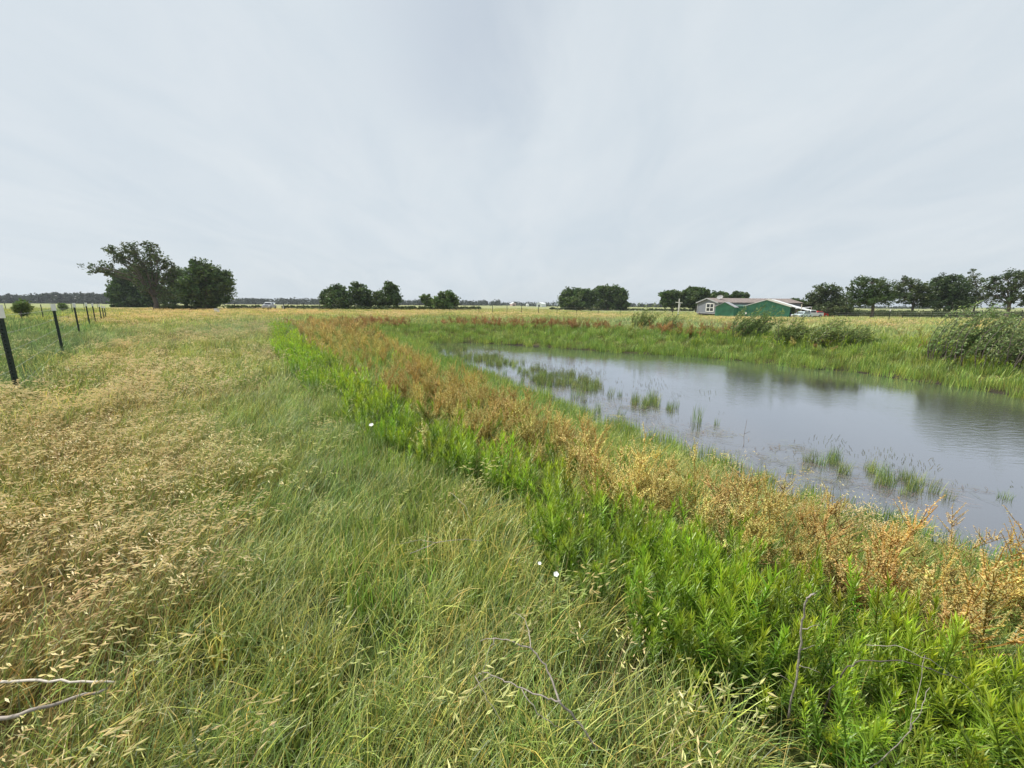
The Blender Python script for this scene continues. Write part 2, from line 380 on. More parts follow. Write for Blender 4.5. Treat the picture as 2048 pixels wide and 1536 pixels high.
def weed_proto(H, nl, leafL, col_low, col_top, detail=3, lw=.009):
    st, fo = MB(), MB(); ns = random.choice((3, 4, 4, 5))
    for q_ in range(ns):
        h = H*random.uniform(.6, 1.08); lx, ly = random.gauss(.02, .05), random.gauss(0, .05); bx, by = random.gauss(0, .06), random.gauss(0, .06); ll = leafL*random.uniform(.8, 1.15)
        def at(t): return Vector((bx+lx*t*t+.03*t, by+ly*t*t, h*t-.02))
        st.tube([at(t) for t in (0, .35, .7, 1)], [.0035, .003, .0022, .0012], 4, (.5, .55, .3))
        n = int(nl*.62)
        for i in range(n):
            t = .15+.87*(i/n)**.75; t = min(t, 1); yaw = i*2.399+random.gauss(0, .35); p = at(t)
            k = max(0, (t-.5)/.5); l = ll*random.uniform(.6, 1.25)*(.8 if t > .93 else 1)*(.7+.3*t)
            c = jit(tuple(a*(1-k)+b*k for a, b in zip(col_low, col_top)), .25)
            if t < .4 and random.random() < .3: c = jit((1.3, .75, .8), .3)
            blade(fo, p, yaw, 1.05-.72*k**1.4+random.gauss(0, .17), l, lw*random.uniform(.7, 1.25), random.uniform(-.1, .8), detail, c, random.gauss(0, .3))
    return st, fo
def dock_proto(H, nb, dens=1.0, sz=1.0, greenlow=True):
    st, sd_ = MB(), MB(); kk = random.choice((.6, .85, 1.05))
    for s_ in range(random.randint(1, 4)):
        bx, by = random.gauss(0, .03), random.gauss(0, .03); lx, ly = random.gauss(.08, .12), random.gauss(0, .12); h = H*kk*random.uniform(.6, 1.1)
        def at(t): return Vector((bx+lx*t*t, by+ly*t*t, h*t-.03))
        st.tube([at(t) for t in (0, .35, .7, 1)], [.004, .0035, .0028, .0015], 4, (.75, .6, .45))
        brs = [(at(.9), Vector((lx, ly, 1)), h*.22)]
        for k in range(nb):
            t = random.uniform(.3, .92); yaw = random.uniform(0, 2*PI)
            brs.append((at(t), Vector((math.cos(yaw)*.75+.15, math.sin(yaw)*.75, 1.0)), h*random.uniform(.2, .42)*(1.15-t*.5)))
        for p, d, l in brs:
            d = d.normalized(); pts = []; q = p.copy()
            for k in range(4):
                pts.append(q.copy()); q = q+d*l/3; d = (d+Vector((random.gauss(.05, .14), random.gauss(0, .14), .12))).normalized()
            st.tube(pts, [.0025, .002, .0016, .001], 3, (.8, .62, .3))
            n = max(3, int(l/.013*dens))
            for k in range(n):
                t = (k+.5)/n*3; i = min(2, int(t)); q = pts[i].lerp(pts[i+1], t-i)
                c = jit((1, 1, 1), .28)
                for m_ in range(3):
                    yw = random.uniform(0, 2*PI); s = .0066*sz*random.uniform(.7, 1.2)*(1.2-.5*(k/n))
                    e = Vector((math.cos(yw), math.sin(yw), random.uniform(-.5, .5))); w = Vector((-e.y, e.x, random.uniform(-.5, .5)))
                    sd_.add([q+e*s*.2, q+e*s+w*s*.6, q+e*s*1.9, q+e*s-w*s*.6], [(0, 1, 2, 3)], c)
        if greenlow:
            for k in range(7):
                yaw = random.uniform(0, 2*PI); t = random.uniform(.05, .5)
                blade(sd_, at(t), yaw, random.uniform(.6, 1.3), random.uniform(.08, .16), .02, random.uniform(.3, 1.2), 3, jit((.35, .55, .3), .3))
    return st, sd_

PROTO = bpy.data.collections.new('plant_sources')     # never linked to the scene, only instanced
def proto_coll(name, mbs, mat):
    c = bpy.data.collections.new(name)
    for i, mb in enumerate(mbs):
        me = mb.mesh(name+'_%02d' % i, mat); o = bpy.data.objects.new(name+'_%02d' % i, me); c.objects.link(o)
    return c, len(mbs)
def merge(st, fo, k=1.0):
    m = MB(); m.add(st.v, st.f); m.c = list(st.c); m.add(fo.v, fo.f); m.c = list(st.c)+list(fo.c); return m

def gn_group(coll):
    g = bpy.data.node_groups.new('scatter_'+coll.name, 'GeometryNodeTree')
    g.interface.new_socket('Geometry', in_out='INPUT', socket_type='NodeSocketGeometry'); g.interface.new_socket('Geometry', in_out='OUTPUT', socket_type='NodeSocketGeometry')
    n = g.nodes; L = g.links
    gi = n.new('NodeGroupInput'); go = n.new('NodeGroupOutput'); ip = n.new('GeometryNodeInstanceOnPoints'); ci = n.new('GeometryNodeCollectionInfo')
    ci.inputs['Collection'].default_value = coll; ci.inputs['Separate Children'].default_value = True; ci.inputs['Reset Children'].default_value = True
    def attr(name, t):
        a = n.new('GeometryNodeInputNamedAttribute'); a.data_type = t; a.inputs['Name'].default_value = name; return a.outputs['Attribute']
    L.new(gi.outputs[0], ip.inputs['Points']); L.new(ci.outputs[0], ip.inputs['Instance']); ip.inputs['Pick Instance'].default_value = True
    L.new(attr('idx', 'INT'), ip.inputs['Instance Index'])
    e = n.new('FunctionNodeEulerToRotation'); L.new(attr('rot', 'FLOAT_VECTOR'), e.inputs[0]); L.new(e.outputs[0], ip.inputs['Rotation'])
    L.new(attr('scl', 'FLOAT_VECTOR'), ip.inputs['Scale']); L.new(ip.outputs[0], go.inputs[0]); return g
def scatter(name, coll, n, x, y, z, rot, scl, tint, label, cat, idx=None):
    me = bpy.data.meshes.new(name); k = len(x)
    me.vertices.add(k); me.vertices.foreach_set('co', np.stack([x, y, z], 1).astype(np.float32).ravel())
    if idx is None: idx = rng.integers(0, n, k)
    if scl.ndim == 1: scl = np.stack([scl]*3, 1)
    for nm, t, d in (('idx', 'INT', idx.astype(np.int32)), ('rot', 'FLOAT_VECTOR', rot), ('scl', 'FLOAT_VECTOR', scl), ('tint', 'FLOAT_VECTOR', tint)):
        a = me.attributes.new(nm, t, 'POINT'); a.data.foreach_set('value' if t == 'INT' else 'vector', d.astype(np.int32 if t == 'INT' else np.float32).ravel())
    o = bpy.data.objects.new(name, me); COL.objects.link(o); md = o.modifiers.new('scatter', 'NODES'); md.node_group = gn_group(coll)
    return tag(o, label, cat, kind='stuff')

random.seed(11)
DRY = (2.4, 1.55, 1.5)
pg_near, n_near = proto_coll('grass_near', [grass_proto(64, .29, .0044, .13, 1.9, 5) for _ in range(7)], M['leaf'])
pg_mid, n_mid = proto_coll('grass_mid', [grass_proto(46, .34, .0095, .24, 1.9, 3) for _ in range(6)], M['leaf'])
pg_far, n_far = proto_coll('grass_far', [grass_proto(70, .3, .028, .75, 1.2, 2) for _ in range(5)], M['leaf'])
po_near, no_near = proto_coll('oat_near', [oat_proto(6, 24, .36) for _ in range(7)], M['straw'])
po_mid, no_mid = proto_coll('oat_mid', [oat_proto(8, 30, .34, 1.6) for _ in range(5)], M['straw'])
po_far, no_far = proto_coll('oat_far', [oat_proto(7, 36, .32, 4.0) for _ in range(4)], M['straw'])
weed_meshes = []
for _ in range(8):
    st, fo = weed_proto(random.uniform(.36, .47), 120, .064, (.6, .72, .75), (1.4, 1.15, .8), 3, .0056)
    weed_meshes.append((st.mesh('weed_stem', M['weed']), fo.mesh('weed_foliage', M['weed']), merge(st, fo)))
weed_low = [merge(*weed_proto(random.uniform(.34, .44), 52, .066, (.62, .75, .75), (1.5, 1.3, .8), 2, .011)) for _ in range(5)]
pw, n_w = proto_coll('weed_src', [w[2] for w in weed_meshes], M['weed'])
pwl, n_wl = proto_coll('weed_low_src', weed_low, M['weed'])
dock_meshes = []
for _ in range(7):
    st, s2 = dock_proto(random.uniform(.62, .78), 17, 1.1)
    dock_meshes.append((st.mesh('dock_stem', M['dock']), s2.mesh('dock_seed_spikes', M['dock']), merge(st, s2)))
pd, n_d = proto_coll('dock_src', [w[2] for w in dock_meshes], M['dock'])
pdl, n_dl = proto_coll('dock_far_src', [merge(*dock_proto(random.uniform(.58, .7), 12, .5, 2.2)) for _ in range(5)], M['dock'])
def reed_proto(H, n, spread, w):
    mb = grass_proto(n, H, w, spread, .7, 4, True, (2.2, 1.6, 1.4), .1)
    for i in range(max(3, n//7)):
        rr = spread*math.sqrt(random.random()); th = random.uniform(0, 2*PI)
        e = blade(mb, (rr*math.cos(th), rr*math.sin(th), 0), random.gauss(0, .8), random.uniform(.05, .25), H*random.uniform(.95, 1.3), .004, random.uniform(.1, .5), 4, (1, .9, .8))
        p = Vector(e[:3])
        for k in range(7): spike(mb, p+Vector((.004*k, 0, -.012*k+.03)), (random.gauss(.3, .3), random.gauss(0, .3), 1), .022, .004, jit((1.1, .75, 1.3), .2))
    return mb
reed_mbs = [reed_proto(.42, 46, .13, .008) for _ in range(6)]
pr, n_r = proto_coll('reed_src', reed_mbs, M['leaf'])
pu, n_u = proto_coll('upright_src', [grass_proto(52, .42, .009, .2, .8, 3, True, DRY, .08) for _ in range(6)], M['leaf'])

def candidates(rho, r0, r1, amax=R(66)):
    """random points in the view wedge with density rho(r)"""
    rs = np.geomspace(r0, r1, 60); X = []; Y = []
    for a, b in zip(rs[:-1], rs[1:]):
        am = amax if a > 4 else R(88)
        n = rng.poisson(rho((a+b)/2)*(b*b-a*a)*am)
        r = np.sqrt(rng.uniform(a*a, b*b, n)); t = rng.uniform(-am, am, n); X.append(r*np.sin(t)); Y.append(r*np.cos(t))
    return np.concatenate(X), np.concatenate(Y)
def rotv(n, x, y, yaw=.5, sd=.55, tilt=.12):
    wv = (fbm(x*.7, y*.7, 55)-.5)*2.2
    return np.stack([rng.normal(0, tilt, n), rng.normal(0, tilt, n), yaw+wv+rng.normal(0, sd, n)], 1)
def mixc(a, b, t): return np.asarray(a)*(1-t[:, None])+np.asarray(b)*t[:, None]
def var(c, s=.18):
    k = 1+rng.normal(0, s, (len(c), 1)); return np.clip(c*k*(1+rng.normal(0, s*.35, c.shape)), .004, .95)

HOUSE_POLYS = []
def meadow(r0, r1, rho, lod):
    x, y = candidates(rho, r0, r1); z, u, v, sd, zz = classify(x, y); r = np.hypot(x, y)
    keep = (sd > .25) & (r > .42)
    inG = inpoly(x, y, G_POLY); inD = inpoly(x, y, D_POLY)
    keep &= ~((inG | inD) & (rng.random(len(x)) < np.where(inD, .35, .72)))
    x, y, z, u, v, sd, zz, r, inG, inD = [q[keep] for q in (x, y, z, u, v, sd, zz, r, inG, inD)]
    n = len(x); dry = zz[:, 0]; red = zz[:, 1]; gry = zz[:, 2]
    patch = fbm(x*1.0, y*1.5, 12)
    pa = np.where(r > 24, .4, 1.3); dryp = np.clip(dry*1.08+(patch-.5)*pa, 0, 1)*np.clip(dry*4, .15, 1)
    nearshore = (sd < 3.2) & (np.hypot(x-6, y-6) > 0)
    far_side = (sd < 9) & (y > 6) & ~inG & ~inD & (u > 640)
    dryp = np.where(far_side & (v > 645), dryp*.35, dryp); dryp = np.where(inG | inD, dryp*.1, dryp)
    isoat = rng.random(n) < np.where(inG | inD, 0, np.clip(dryp*.88-.13, .04 if lod == 0 else .03, .74 if lod < 2 else .85))
    s = rng.uniform(.75, 1.25, n)
    # green tufts
    g = ~isoat
    hue = fbm(x*.5, y*.5, 44)
    gc = mixc((.18, .27, .045), (.32, .38, .075), hue); gc = mixc(gc, (.24, .34, .15), np.clip(gry*.8+(fbm(x*.9, y*.9, 91)-.5)*.5, 0, .9)); gc = mixc(gc, (.4, .38, .13), np.clip(dryp*.5, 0, 1))
    fs = (far_side & (sd < 4)); gc[fs] = mixc((.17, .3, .05), (.25, .35, .07), hue[fs])
    left = (u < 170) & (dry < .3); gc[left] = mixc((.15, .24, .075), (.21, .28, .085), hue[left])
    if lod == 2: gc *= 1.12
    pc, nn = ((pg_near, n_near), (pg_mid, n_mid), (pg_far, n_far))[lod]
    nm = ('meadow_grass', 'meadow_grass', 'meadow_grass')[lod]
    lab = ('green wind bent grass in the foreground beside the weeds', 'green grass over the middle distance meadow', 'low green grass over the far fields')[lod]
    scl = s*(1.0 if lod < 2 else 1.0)
    scatter(nm, pc, nn, x[g], y[g], z[g], rotv(g.sum(), x[g], y[g]), scl[g], var(gc[g]), lab, 'grass')
    pc, nn = ((po_near, no_near), (po_mid, no_mid), (po_far, no_far))[lod]
    lab = ('dry tan seed heads of grass in the left foreground', 'dry tan seeding grass in patches on the left bank', 'pale tan hay grass across the far field')[lod]
    o = isoat; oc = mixc((.98, 1, .9), (.92, .77, .56), np.clip(red+(hue-.5)*.4, 0, 1)); oc = mixc(oc, (.66, .9, .55), np.clip(1.1-dryp*1.7, 0, 1)*.8); oc = mixc(oc, (.75, .7, .75), gry*.7)
    scatter('dry_oat_grass', pc, nn, x[o], y[o], z[o], rotv(o.sum(), x[o], y[o], .45, .4), s[o]*(1 if lod < 2 else .9), var(oc[o], .12), lab, 'grass')
meadow(.4, 7.5, lambda r: 95 if r < 3.5 else 95*(3.5/r)**1.0, 0)
meadow(7.0, 30, lambda r: 26*(7/r)**1.1, 1)
meadow(28, 150, lambda r: 3.0*(28/r)**1.5, 2)

# upright shore grass on both banks, in the water margin
def shore():
    x, y = candidates(lambda r: 30 if r < 8 else 30*(8/r)**.85, 1.5, 48); z, u, v, sd, zz = classify(x, y)
    m = (sd > -.55) & (sd < 4.5) & (~inpoly(x, y, G_POLY)) & (u > 600)
    m &= ~(inpoly(x, y, D_POLY) & (rng.random(len(x)) < .6))
    m &= ~((sd < -.3) & (rng.random(len(x)) < .4))
    x, y, z, u, v, sd = [q[m] for q in (x, y, z, u, v, sd)]
    hue = fbm(x*.35, y*.35, 21); c = mixc((.17, .3, .045), (.27, .37, .07), hue)
    rt = rotv(len(x), x, y, .2, 1.5, .08)
    scatter('shore_grass', pu, n_u, x, y, z, rt, rng.uniform(.6, 1.1, len(x))*np.where(np.hypot(x, y) < 9, .75, 1), var(c), 'upright bright green grass along the pond shore', 'grass')
shore()

# weeds: the ones that show largest are plants of their own, the rest one mass
def plants():
    x, y = candidates(lambda r: (210 if r < 2 else 150) if r < 3 else 125*(3/r)**1.05, .7, 34); z, u, v, sd, zz = classify(x, y)
    dens = fbm(x*1.1, y*1.1, 64)
    m = inpoly(x+(dens-.5)*.5, y+(dens-.5)*.3, G_POLY) & (sd > .1) & (np.hypot(x, y) > .65)
    m &= rng.random(len(x)) < np.where(dens < .4, .45, 1.0)
    m |= inpoly(x, y, D_POLY) & (sd > .3) & (np.hypot(x, y) < 12) & (dens > .55) & (rng.random(len(x)) < .15)
    # clumps of the same weed on the far bank
    b = (sd > 1.2) & (sd < 5) & (y > 5) & (u > 1350) & (~inpoly(x, y, D_POLY)) & (rng.random(len(x)) < .5)
    m |= b
    x, y, z, u, v, sd, b = [q[m] for q in (x, y, z, u, v, sd, b)]
    r = np.hypot(x, y); hue = fbm(x*.8, y*.8, 65); n = len(x)
    c = var(mixc((.19, .36, .035), (.34, .5, .045), hue), .16); c[b] *= (1.0, .9, 1.3)
    rt = np.stack([rng.normal(0, .1, n), rng.normal(.06, .1, n), rng.uniform(0, 6.28, n)], 1); s = rng.uniform(.42, 1.15, n)*(.8+.4*hue)
    s = np.where(r < 1.5, s*.85, s)
    vis = (u > -40) & (u < 2090) & (v < 1750) & ~b
    order = np.argsort(np.where(vis, r, 1e9)); own = np.zeros(n, bool); own[order[:300]] = True
    for i in np.nonzero(own)[0]:
        st, fo, _ = weed_meshes[rng.integers(0, len(weed_meshes))]
        e = bpy.data.objects.new('leafy_weed', None); COL.objects.link(e); e.location = (x[i], y[i], z[i]); e.rotation_euler = tuple(rt[i]); e.scale = (s[i],)*3; e.empty_display_size = .1
        tag(e, 'bright green narrow leaved weed standing in the near weed band', 'weed', 'leafy green weeds on the near bank')
        for nm, me in (('stem', st), ('foliage', fo)):
            o = bpy.data.objects.new(nm, me); COL.objects.link(o); o.parent = e; o['tint'] = [float(q) for q in c[i]]
    k = ~own & (r < 9); scatter('leafy_weeds', pw, n_w, x[k], y[k], z[k], rt[k], s[k], c[k], 'dense bright green leafy weeds behind the nearest plants', 'weeds')
    k = ~own & (r >= 9); scatter('leafy_weeds', pwl, n_wl, x[k], y[k], z[k], rt[k], s[k]*1.1, c[k]*1.05, 'far end of the bright green weed band and weeds on the far bank', 'weeds')
    # docks
    x, y = candidates(lambda r: 30 if r < 4 else 30*(4/r)**.8, 1.2, 48); z, u, v, sd, zz = classify(x, y)
    inD = inpoly(x, y, D_POLY) & (sd > .05); dn = fbm(x*.8, y*.8, 83)
    keep = inD & (rng.random(len(x)) < np.where(dn < .36, .35, 1))
    gmix = inpoly(x, y, G_POLY) & (rng.random(len(x)) < np.where((u > 850) & (dn > .5), .16, .02)) & (y > 2)
    rust = np.zeros(len(x), bool)
    for (a, b_, ra, rb) in RUST: rust |= (((u-a)/ra)**2+((v-b_)/rb)**2 < 1+(dn-.5)*1.5)
    rust &= (sd > .5) & ~inD
    spr = (sd > 2) & (sd < 9) & (y > 14) & (u > 620) & ~inD & (rng.random(len(x)) < .10)
    strip = (sd > .3) & (sd < 2) & (u > 1500) & (y < 8) & (rng.random(len(x)) < .35)
    m = keep | gmix | rust | spr | strip
    x, y, z, u, v, sd, dn, rust, gmix, spr = [q[m] for q in (x, y, z, u, v, sd, dn, rust, gmix, spr)]
    n = len(x); r = np.hypot(x, y); h = np.clip(fbm(x*.45, y*.45, 84)*1.5-.25+rng.normal(0, .12, n), 0, 1)
    c = mixc((.7, .63, .23), (.57, .44, .17), h); c[rust] = mixc((.5, .28, .13), (.38, .2, .11), h[rust]); c[gmix] = (.66, .68, .26); c[spr] = (.5, .5, .16)
    redend = sstep(13, 26, r)*.3; c = mixc(c, (.5, .33, .15), redend*(~gmix)*(~spr))
    c = var(c, .14); rt = np.stack([rng.normal(0, .12, n), rng.normal(.08, .12, n), rng.uniform(0, 6.28, n)], 1)
    s = rng.uniform(.65, 1.1, n); s = np.where((sd < 1.5) & (r < 14), s*.8, s)
    vis = (u > -40) & (u < 2090) & (v < 1700)
    order = np.argsort(np.where(vis & (r < 9), r, 1e9)); own = np.zeros(n, bool); own[order[:min(260, int((vis & (r < 9)).sum()))]] = True
    for i in np.nonzero(own)[0]:
        st, fo, _ = dock_meshes[rng.integers(0, len(dock_meshes))]
        e = bpy.data.objects.new('dock_plant', None); COL.objects.link(e); e.location = (x[i], y[i], z[i]); e.rotation_euler = tuple(rt[i]); e.scale = (s[i],)*3; e.empty_display_size = .1
        tag(e, 'tan and rust seeding dock plant between green weeds and pond', 'weed', 'seeding dock plants on the near bank')
        for nm, me in (('stem', st), ('seed_spikes', fo)):
            o = bpy.data.objects.new(nm, me); COL.objects.link(o); o.parent = e; o['tint'] = [float(q) for q in c[i]]
    k = ~own & (r < 14); scatter('dock_weeds', pd, n_d, x[k], y[k], z[k], rt[k], s[k], c[k], 'tan and rust seeding docks in the middle of the band', 'weeds')
    k = ~own & (r >= 14); scatter('dock_weeds', pdl, n_dl, x[k], y[k], z[k], rt[k], s[k], c[k], 'rust brown docks at the far end of the pond', 'weeds')
plants()

# reeds standing in the water and straw afloat
REED = [(895,700,40,7,.8),(950,716,55,8,.9),(1010,728,40,7,.8),(1060,744,35,8,.7),(1120,762,60,13,1.0),(1165,772,30,12,.9),(1195,775,14,10,.6),(1235,792,18,8,.35),
        (1290,808,28,10,.6),(1335,820,22,8,.4),(1000,760,90,14,.16),(1100,800,90,14,.14),(1200,830,90,14,.1),
        (1650,925,45,15,.45),(1720,945,60,20,.5),(1790,965,60,20,.5),(1850,985,50,16,.4),(1920,1005,60,14,.2),(1570,900,20,8,.2),(1610,905,14,8,.3),(1700,960,160,26,.14)]
def reeds():
    x, y = candidates(lambda r: 46 if r < 8 else 46*(8/r)**.8, 3, 30); sd = polydist(x, y, POND)
    u, v = project(x, y, np.full(len(x), WZ)); m = np.zeros(len(x), bool); nz = rng.random(len(x))
    for a, b, ra, rb, d in REED:
        m |= (((u-a)/ra)**2+((v-b)/rb)**2 < 1) & (nz < d)
    m &= sd < 0
    x, y, u, v = [q[m] for q in (x, y, u, v)]; n = len(x); hue = rng.random(n)
    c = var(mixc((.15, .23, .065), (.23, .3, .09), hue), .15)
    near = (u > 1540)
    s = np.where(near, rng.uniform(.25, .65, n), rng.uniform(.35, .8, n))
    rt = np.stack([rng.normal(0, .08, n), rng.normal(.05, .08, n), rng.normal(.2, .8, n)], 1)
    scatter('pond_reeds', pr, n_r, x, y, np.full(n, WZ-.02), rt, s, c, 'beds of green seeding reeds growing in the shallow pond', 'reeds')
    # two lone tufts
    for (uu, vv, sc, lab) in ((1392, 845, 1.0, 'lone upright reed tuft in open water right of the reed bed'), (1433, 850, .45, 'tiny green sprig in open water beside the lone tuft'), (2008, 997, .6, 'low leafy water plant near the right edge of the pond')):
        px, py = P(uu, vv, WZ); me = reed_mbs[int(sc*5)].mesh('reed_tuft', M['leaf']); o = bpy.data.objects.new('reed_tuft', me); COL.objects.link(o)
        o.location = (px, py, WZ-.02); o.scale = (sc*.8, sc*.8, sc*(1.0 if uu < 2000 else .5)); o['tint'] = [.16, .25, .06]; tag(o, lab, 'water plant')
    # floating straw
    mbs = []
    for _ in range(6):
        mb = MB()
        for i in range(9):
            a = random.gauss(0, .7); l = random.uniform(.05, .22); w = random.uniform(.0009, .002); px, py = random.gauss(0, .14), random.gauss(0, .14)
            dx, dy = math.cos(a)*l/2, math.sin(a)*l/2; nx, ny = -math.sin(a)*w, math.cos(a)*w; k = random.gauss(0, .012)
            z = .006+random.random()*.012
            mb.add([(px-dx-nx, py-dy-ny, z), (px-dx+nx, py-dy+ny, z), (px+k+nx, py-k+ny, z+.004), (px+k-nx, py-k-ny, z+.004), (px+dx+nx, py+dy+ny, z), (px+dx-nx, py+dy-ny, z)], [(0, 1, 2, 3), (3, 2, 4, 5)], jit((1, 1, 1), .35))
        mbs.append(mb)
    ps, ns = proto_coll('straw_src', mbs, M['straw'])
    x, y = candidates(lambda r: 60 if r < 6 else 60*(6/r)**.9, 2.5, 22); sd = polydist(x, y, POND); u, v = project(x, y, np.full(len(x), WZ))
    f = fbm(x*.9, y*.9, 29); band = np.zeros(len(x), bool)
    for a, b, ra, rb in ((1050,780,120,30),(1200,820,130,26),(1350,870,120,24),(1560,920,120,28),(1700,955,170,28),(1850,985,120,22)):
        band |= ((u-a)/ra)**2+((v-b)/rb)**2 < 1
    m = (sd < 0) & ((band & (f > .3) & (rng.random(len(x)) < .8)) | ((sd > -.6) & (y < 14) & (u < 2100) & (rng.random(len(x)) < .15)) | (band & (rng.random(len(x)) < .06)))
    # keep the far open water clear
    m &= ~((v < 800) & (u > 1350))
    x, y = x[m], y[m]; n = len(x); rt = np.stack([np.zeros(n), np.zeros(n), rng.normal(-.5, .6, n)], 1)
    scatter('floating_straw', ps, ns, x, y, np.full(n, WZ), rt, rng.uniform(.7, 1.2, n), var(np.tile((.26, .23, .15), (n, 1)), .25), 'drifted straw and dead stems afloat near the pond shore', 'debris')
reeds()

# ------------------------------------------------------------------ trees
def leafcloud(cent, n_each, rad, size, cols, flat=.8, aspect=.6):
    """cent (k,3) clump centres -> quads"""
    k = len(cent); c = np.repeat(cent, n_each, 0); rr = np.repeat(rad, n_each)
    d = rng.normal(0, 1, (len(c), 3)); d /= np.linalg.norm(d, axis=1)[:, None]; d *= (rng.random(len(c))**.45)[:, None]*rr[:, None]; d[:, 2] *= flat
    p = c+d; a = rng.normal(0, 1, (len(c), 3)); a[:, 2] *= .55; a /= np.linalg.norm(a, axis=1)[:, None]
    b = rng.normal(0, 1, (len(c), 3)); b -= a*(a*b).sum(1)[:, None]; b /= np.linalg.norm(b, axis=1)[:, None]
    s = size*rng.uniform(.6, 1.3, (len(c), 1))
    V = np.stack([p-a*s, p+b*s*aspect, p+a*s, p-b*s*aspect], 1).reshape(-1, 3)
    col = np.repeat(cols, n_each, 0)*rng.uniform(.75, 1.25, (len(c), 1)); C = np.repeat(col, 4, 0)
    return V, np.arange(len(V)).reshape(-1, 4), C
RWG = 'trees in the row behind the right fence'
def tree(name, ub, vb, lobes, label, cat='tree', group=None, y=None, trunk=.25, col=(.04, .062, .022), dens=1.0, leaf=.16, bare=.0, dark=.0, z_off=0, stems=1, crownfill=1.0):
    if y is None: bx, by, bz = PG(ub, vb)
    else:
        bx = PD(ub, vb, y)[0]; by = y; bz = float(height(bx, by))
    root = empty(name, (bx, by, bz), label, cat, group)
    px = by/F
    tm = MB(); cents = []; rads = []; cols = []
    top = None
    rs = random.Random(int(ub*7+vb))
    th0 = math.atan2(bx, by); ct0 = math.cos(th0); vd = Vector((math.sin(th0), math.cos(th0), 0))
    def loc(u, v, dy=0):
        q = PD(u, v, by); thu = math.atan2(q[0], q[1]); dh = math.hypot(bx, by)/math.cos(thu-th0); q = PD(u, v, dh*math.cos(thu)); return Vector((q[0]-bx, q[1]-by, q[2]-bz))
    ls = [(loc(l[0], l[1]), l[2]*px*(1.38 if group == RWG else 1.2)*(.25+.75*ct0), l[3]*px*1.15) for l in lobes]
    hmin = min(l[0].z-l[2] for l in ls); hmax = max(l[0].z+l[2] for l in ls)
    fork = Vector((0, 0, max(.6, min(hmax*.3, hmin*.9+.06*(hmax-hmin)))))
    stemb = [Vector((rs.gauss(0, .5*trunk*3), rs.gauss(0, trunk), -.3)) for _ in range(stems)] if stems > 1 else [Vector((0, 0, -.3))]
    for sb in stemb:
        f2 = fork+Vector((sb.x*1.3, sb.y, rs.uniform(-.2, .3)))
        tm.tube([sb, sb.lerp(f2, .12)+Vector((0, 0, .1)), sb.lerp(f2, .5)+Vector((rs.gauss(0, trunk*.4), 0, 0)), f2], [trunk*1.5, trunk*1.05, trunk*.85, trunk*.8], 8)
    for c, rx, rz in ls:
        dyc = rs.gauss(0, rx*.4); c = c+vd*dyc
        sb = f2 if stems == 1 else rs.choice([fork+Vector((q.x*1.3, q.y, 0)) for q in stemb])
        dd = c-sb; mid = sb+Vector((dd.x*.4, dd.y*.4, dd.z*.66))+Vector((rs.gauss(0, rx*.2), rs.gauss(0, rx*.2), rz*.1))
        tm.tube([sb, mid, c], [trunk*.38, trunk*.22, trunk*.12], 6)
        nl = max(5, int(rx*rz*10*dens)); nl = min(nl, 80)
        for i in range(nl):
            th = rs.uniform(0, 2*PI); ct = rs.uniform(-1, 1); st_ = math.sqrt(1-ct*ct); q = rs.random()**.4*1.02
            e = c+Vector((math.cos(th)*st_*rx*q, math.sin(th)*st_*rx*q, ct*rz*q))
            if i % 2 == 0: tm.tube([mid.lerp(c, rs.uniform(.3, 1)), (c.lerp(e, .5)+Vector((0, 0, rz*.05))), e], [trunk*.15, trunk*.1, trunk*.05], 4)
            cents.append(e); rads.append(min(rx, rz)*rs.choice((.18, .3, .4, .6))+.15); k = rs.uniform(.65, 1.35)
            cols.append((col[0]*k*2.0*rs.uniform(.9, 1.25), col[1]*2.2*k, col[2]*1.8*k*rs.uniform(.8, 1.1)))
    cents = np.array(cents); rads = np.array(rads)
    ne = int(40*crownfill)
    V, Q, C = leafcloud(cents, ne, rads, 1.15*leaf*max(1, by/75), np.array(cols))
    tm.build('trunk', M['bark'] if bare == 0 else M['palebark'], root)
    me = npmesh('crown', V, Q, C, M['treeleaf']); o = bpy.data.objects.new('crown', me); COL.objects.link(o); o.parent = root; o['tint'] = [1.0, 1.0, 1.0]
    return root

# the four trees of the left clump
tree('pecan_tree', 312, 619, [(205,535,28,9),(190,541,14,7),(238,508,16,12),(220,500,12,8),(262,497,18,13),(255,515,18,12),(300,500,16,14),(285,525,24,20),(312,515,18,18),(330,530,16,16),(345,545,16,14),(222,545,18,6),
      (355,560,10,14),(270,545,20,14),(310,560,20,14),(290,575,16,14),(325,585,18,14),(300,540,22,16),(332,560,14,14),(240,524,14,7)], 'tall sprawling tree with long bare limbs reaching left', trunk=.5, dens=.5, leaf=.16, col=(.042, .056, .026), crownfill=.58)
tree('bushy_tree', 268, 616, [(250,568,22,22),(243,592,20,20),(278,558,24,24),(275,592,28,22),(305,578,20,26),(246,552,13,13),(255,606,26,10),(290,606,22,10)], 'dense dark green bushy tree tucked behind the sprawling one on the left', trunk=.4, y=128, dens=.9, leaf=.2, col=(.036, .06, .02))
tree('slender_tree', 352, 617, [(348,575,22,24),(365,562,16,18),(340,596,20,14),(372,590,14,20),(358,545,14,10)], 'loose airy tree between the sprawling tree and the round tree', trunk=.3, y=126, dens=.6, leaf=.17, crownfill=.8)
tree('round_tree', 410, 619, [(400,538,22,14),(425,545,20,14),(445,560,20,20),(395,560,26,22),(425,575,30,26),(400,595,26,22),(440,590,20,18),(380,575,18,20),(420,606,24,11)], 'broad rounded dark tree at the right end of the left clump', trunk=.5, dens=.9, leaf=.19, col=(.038, .062, .02))
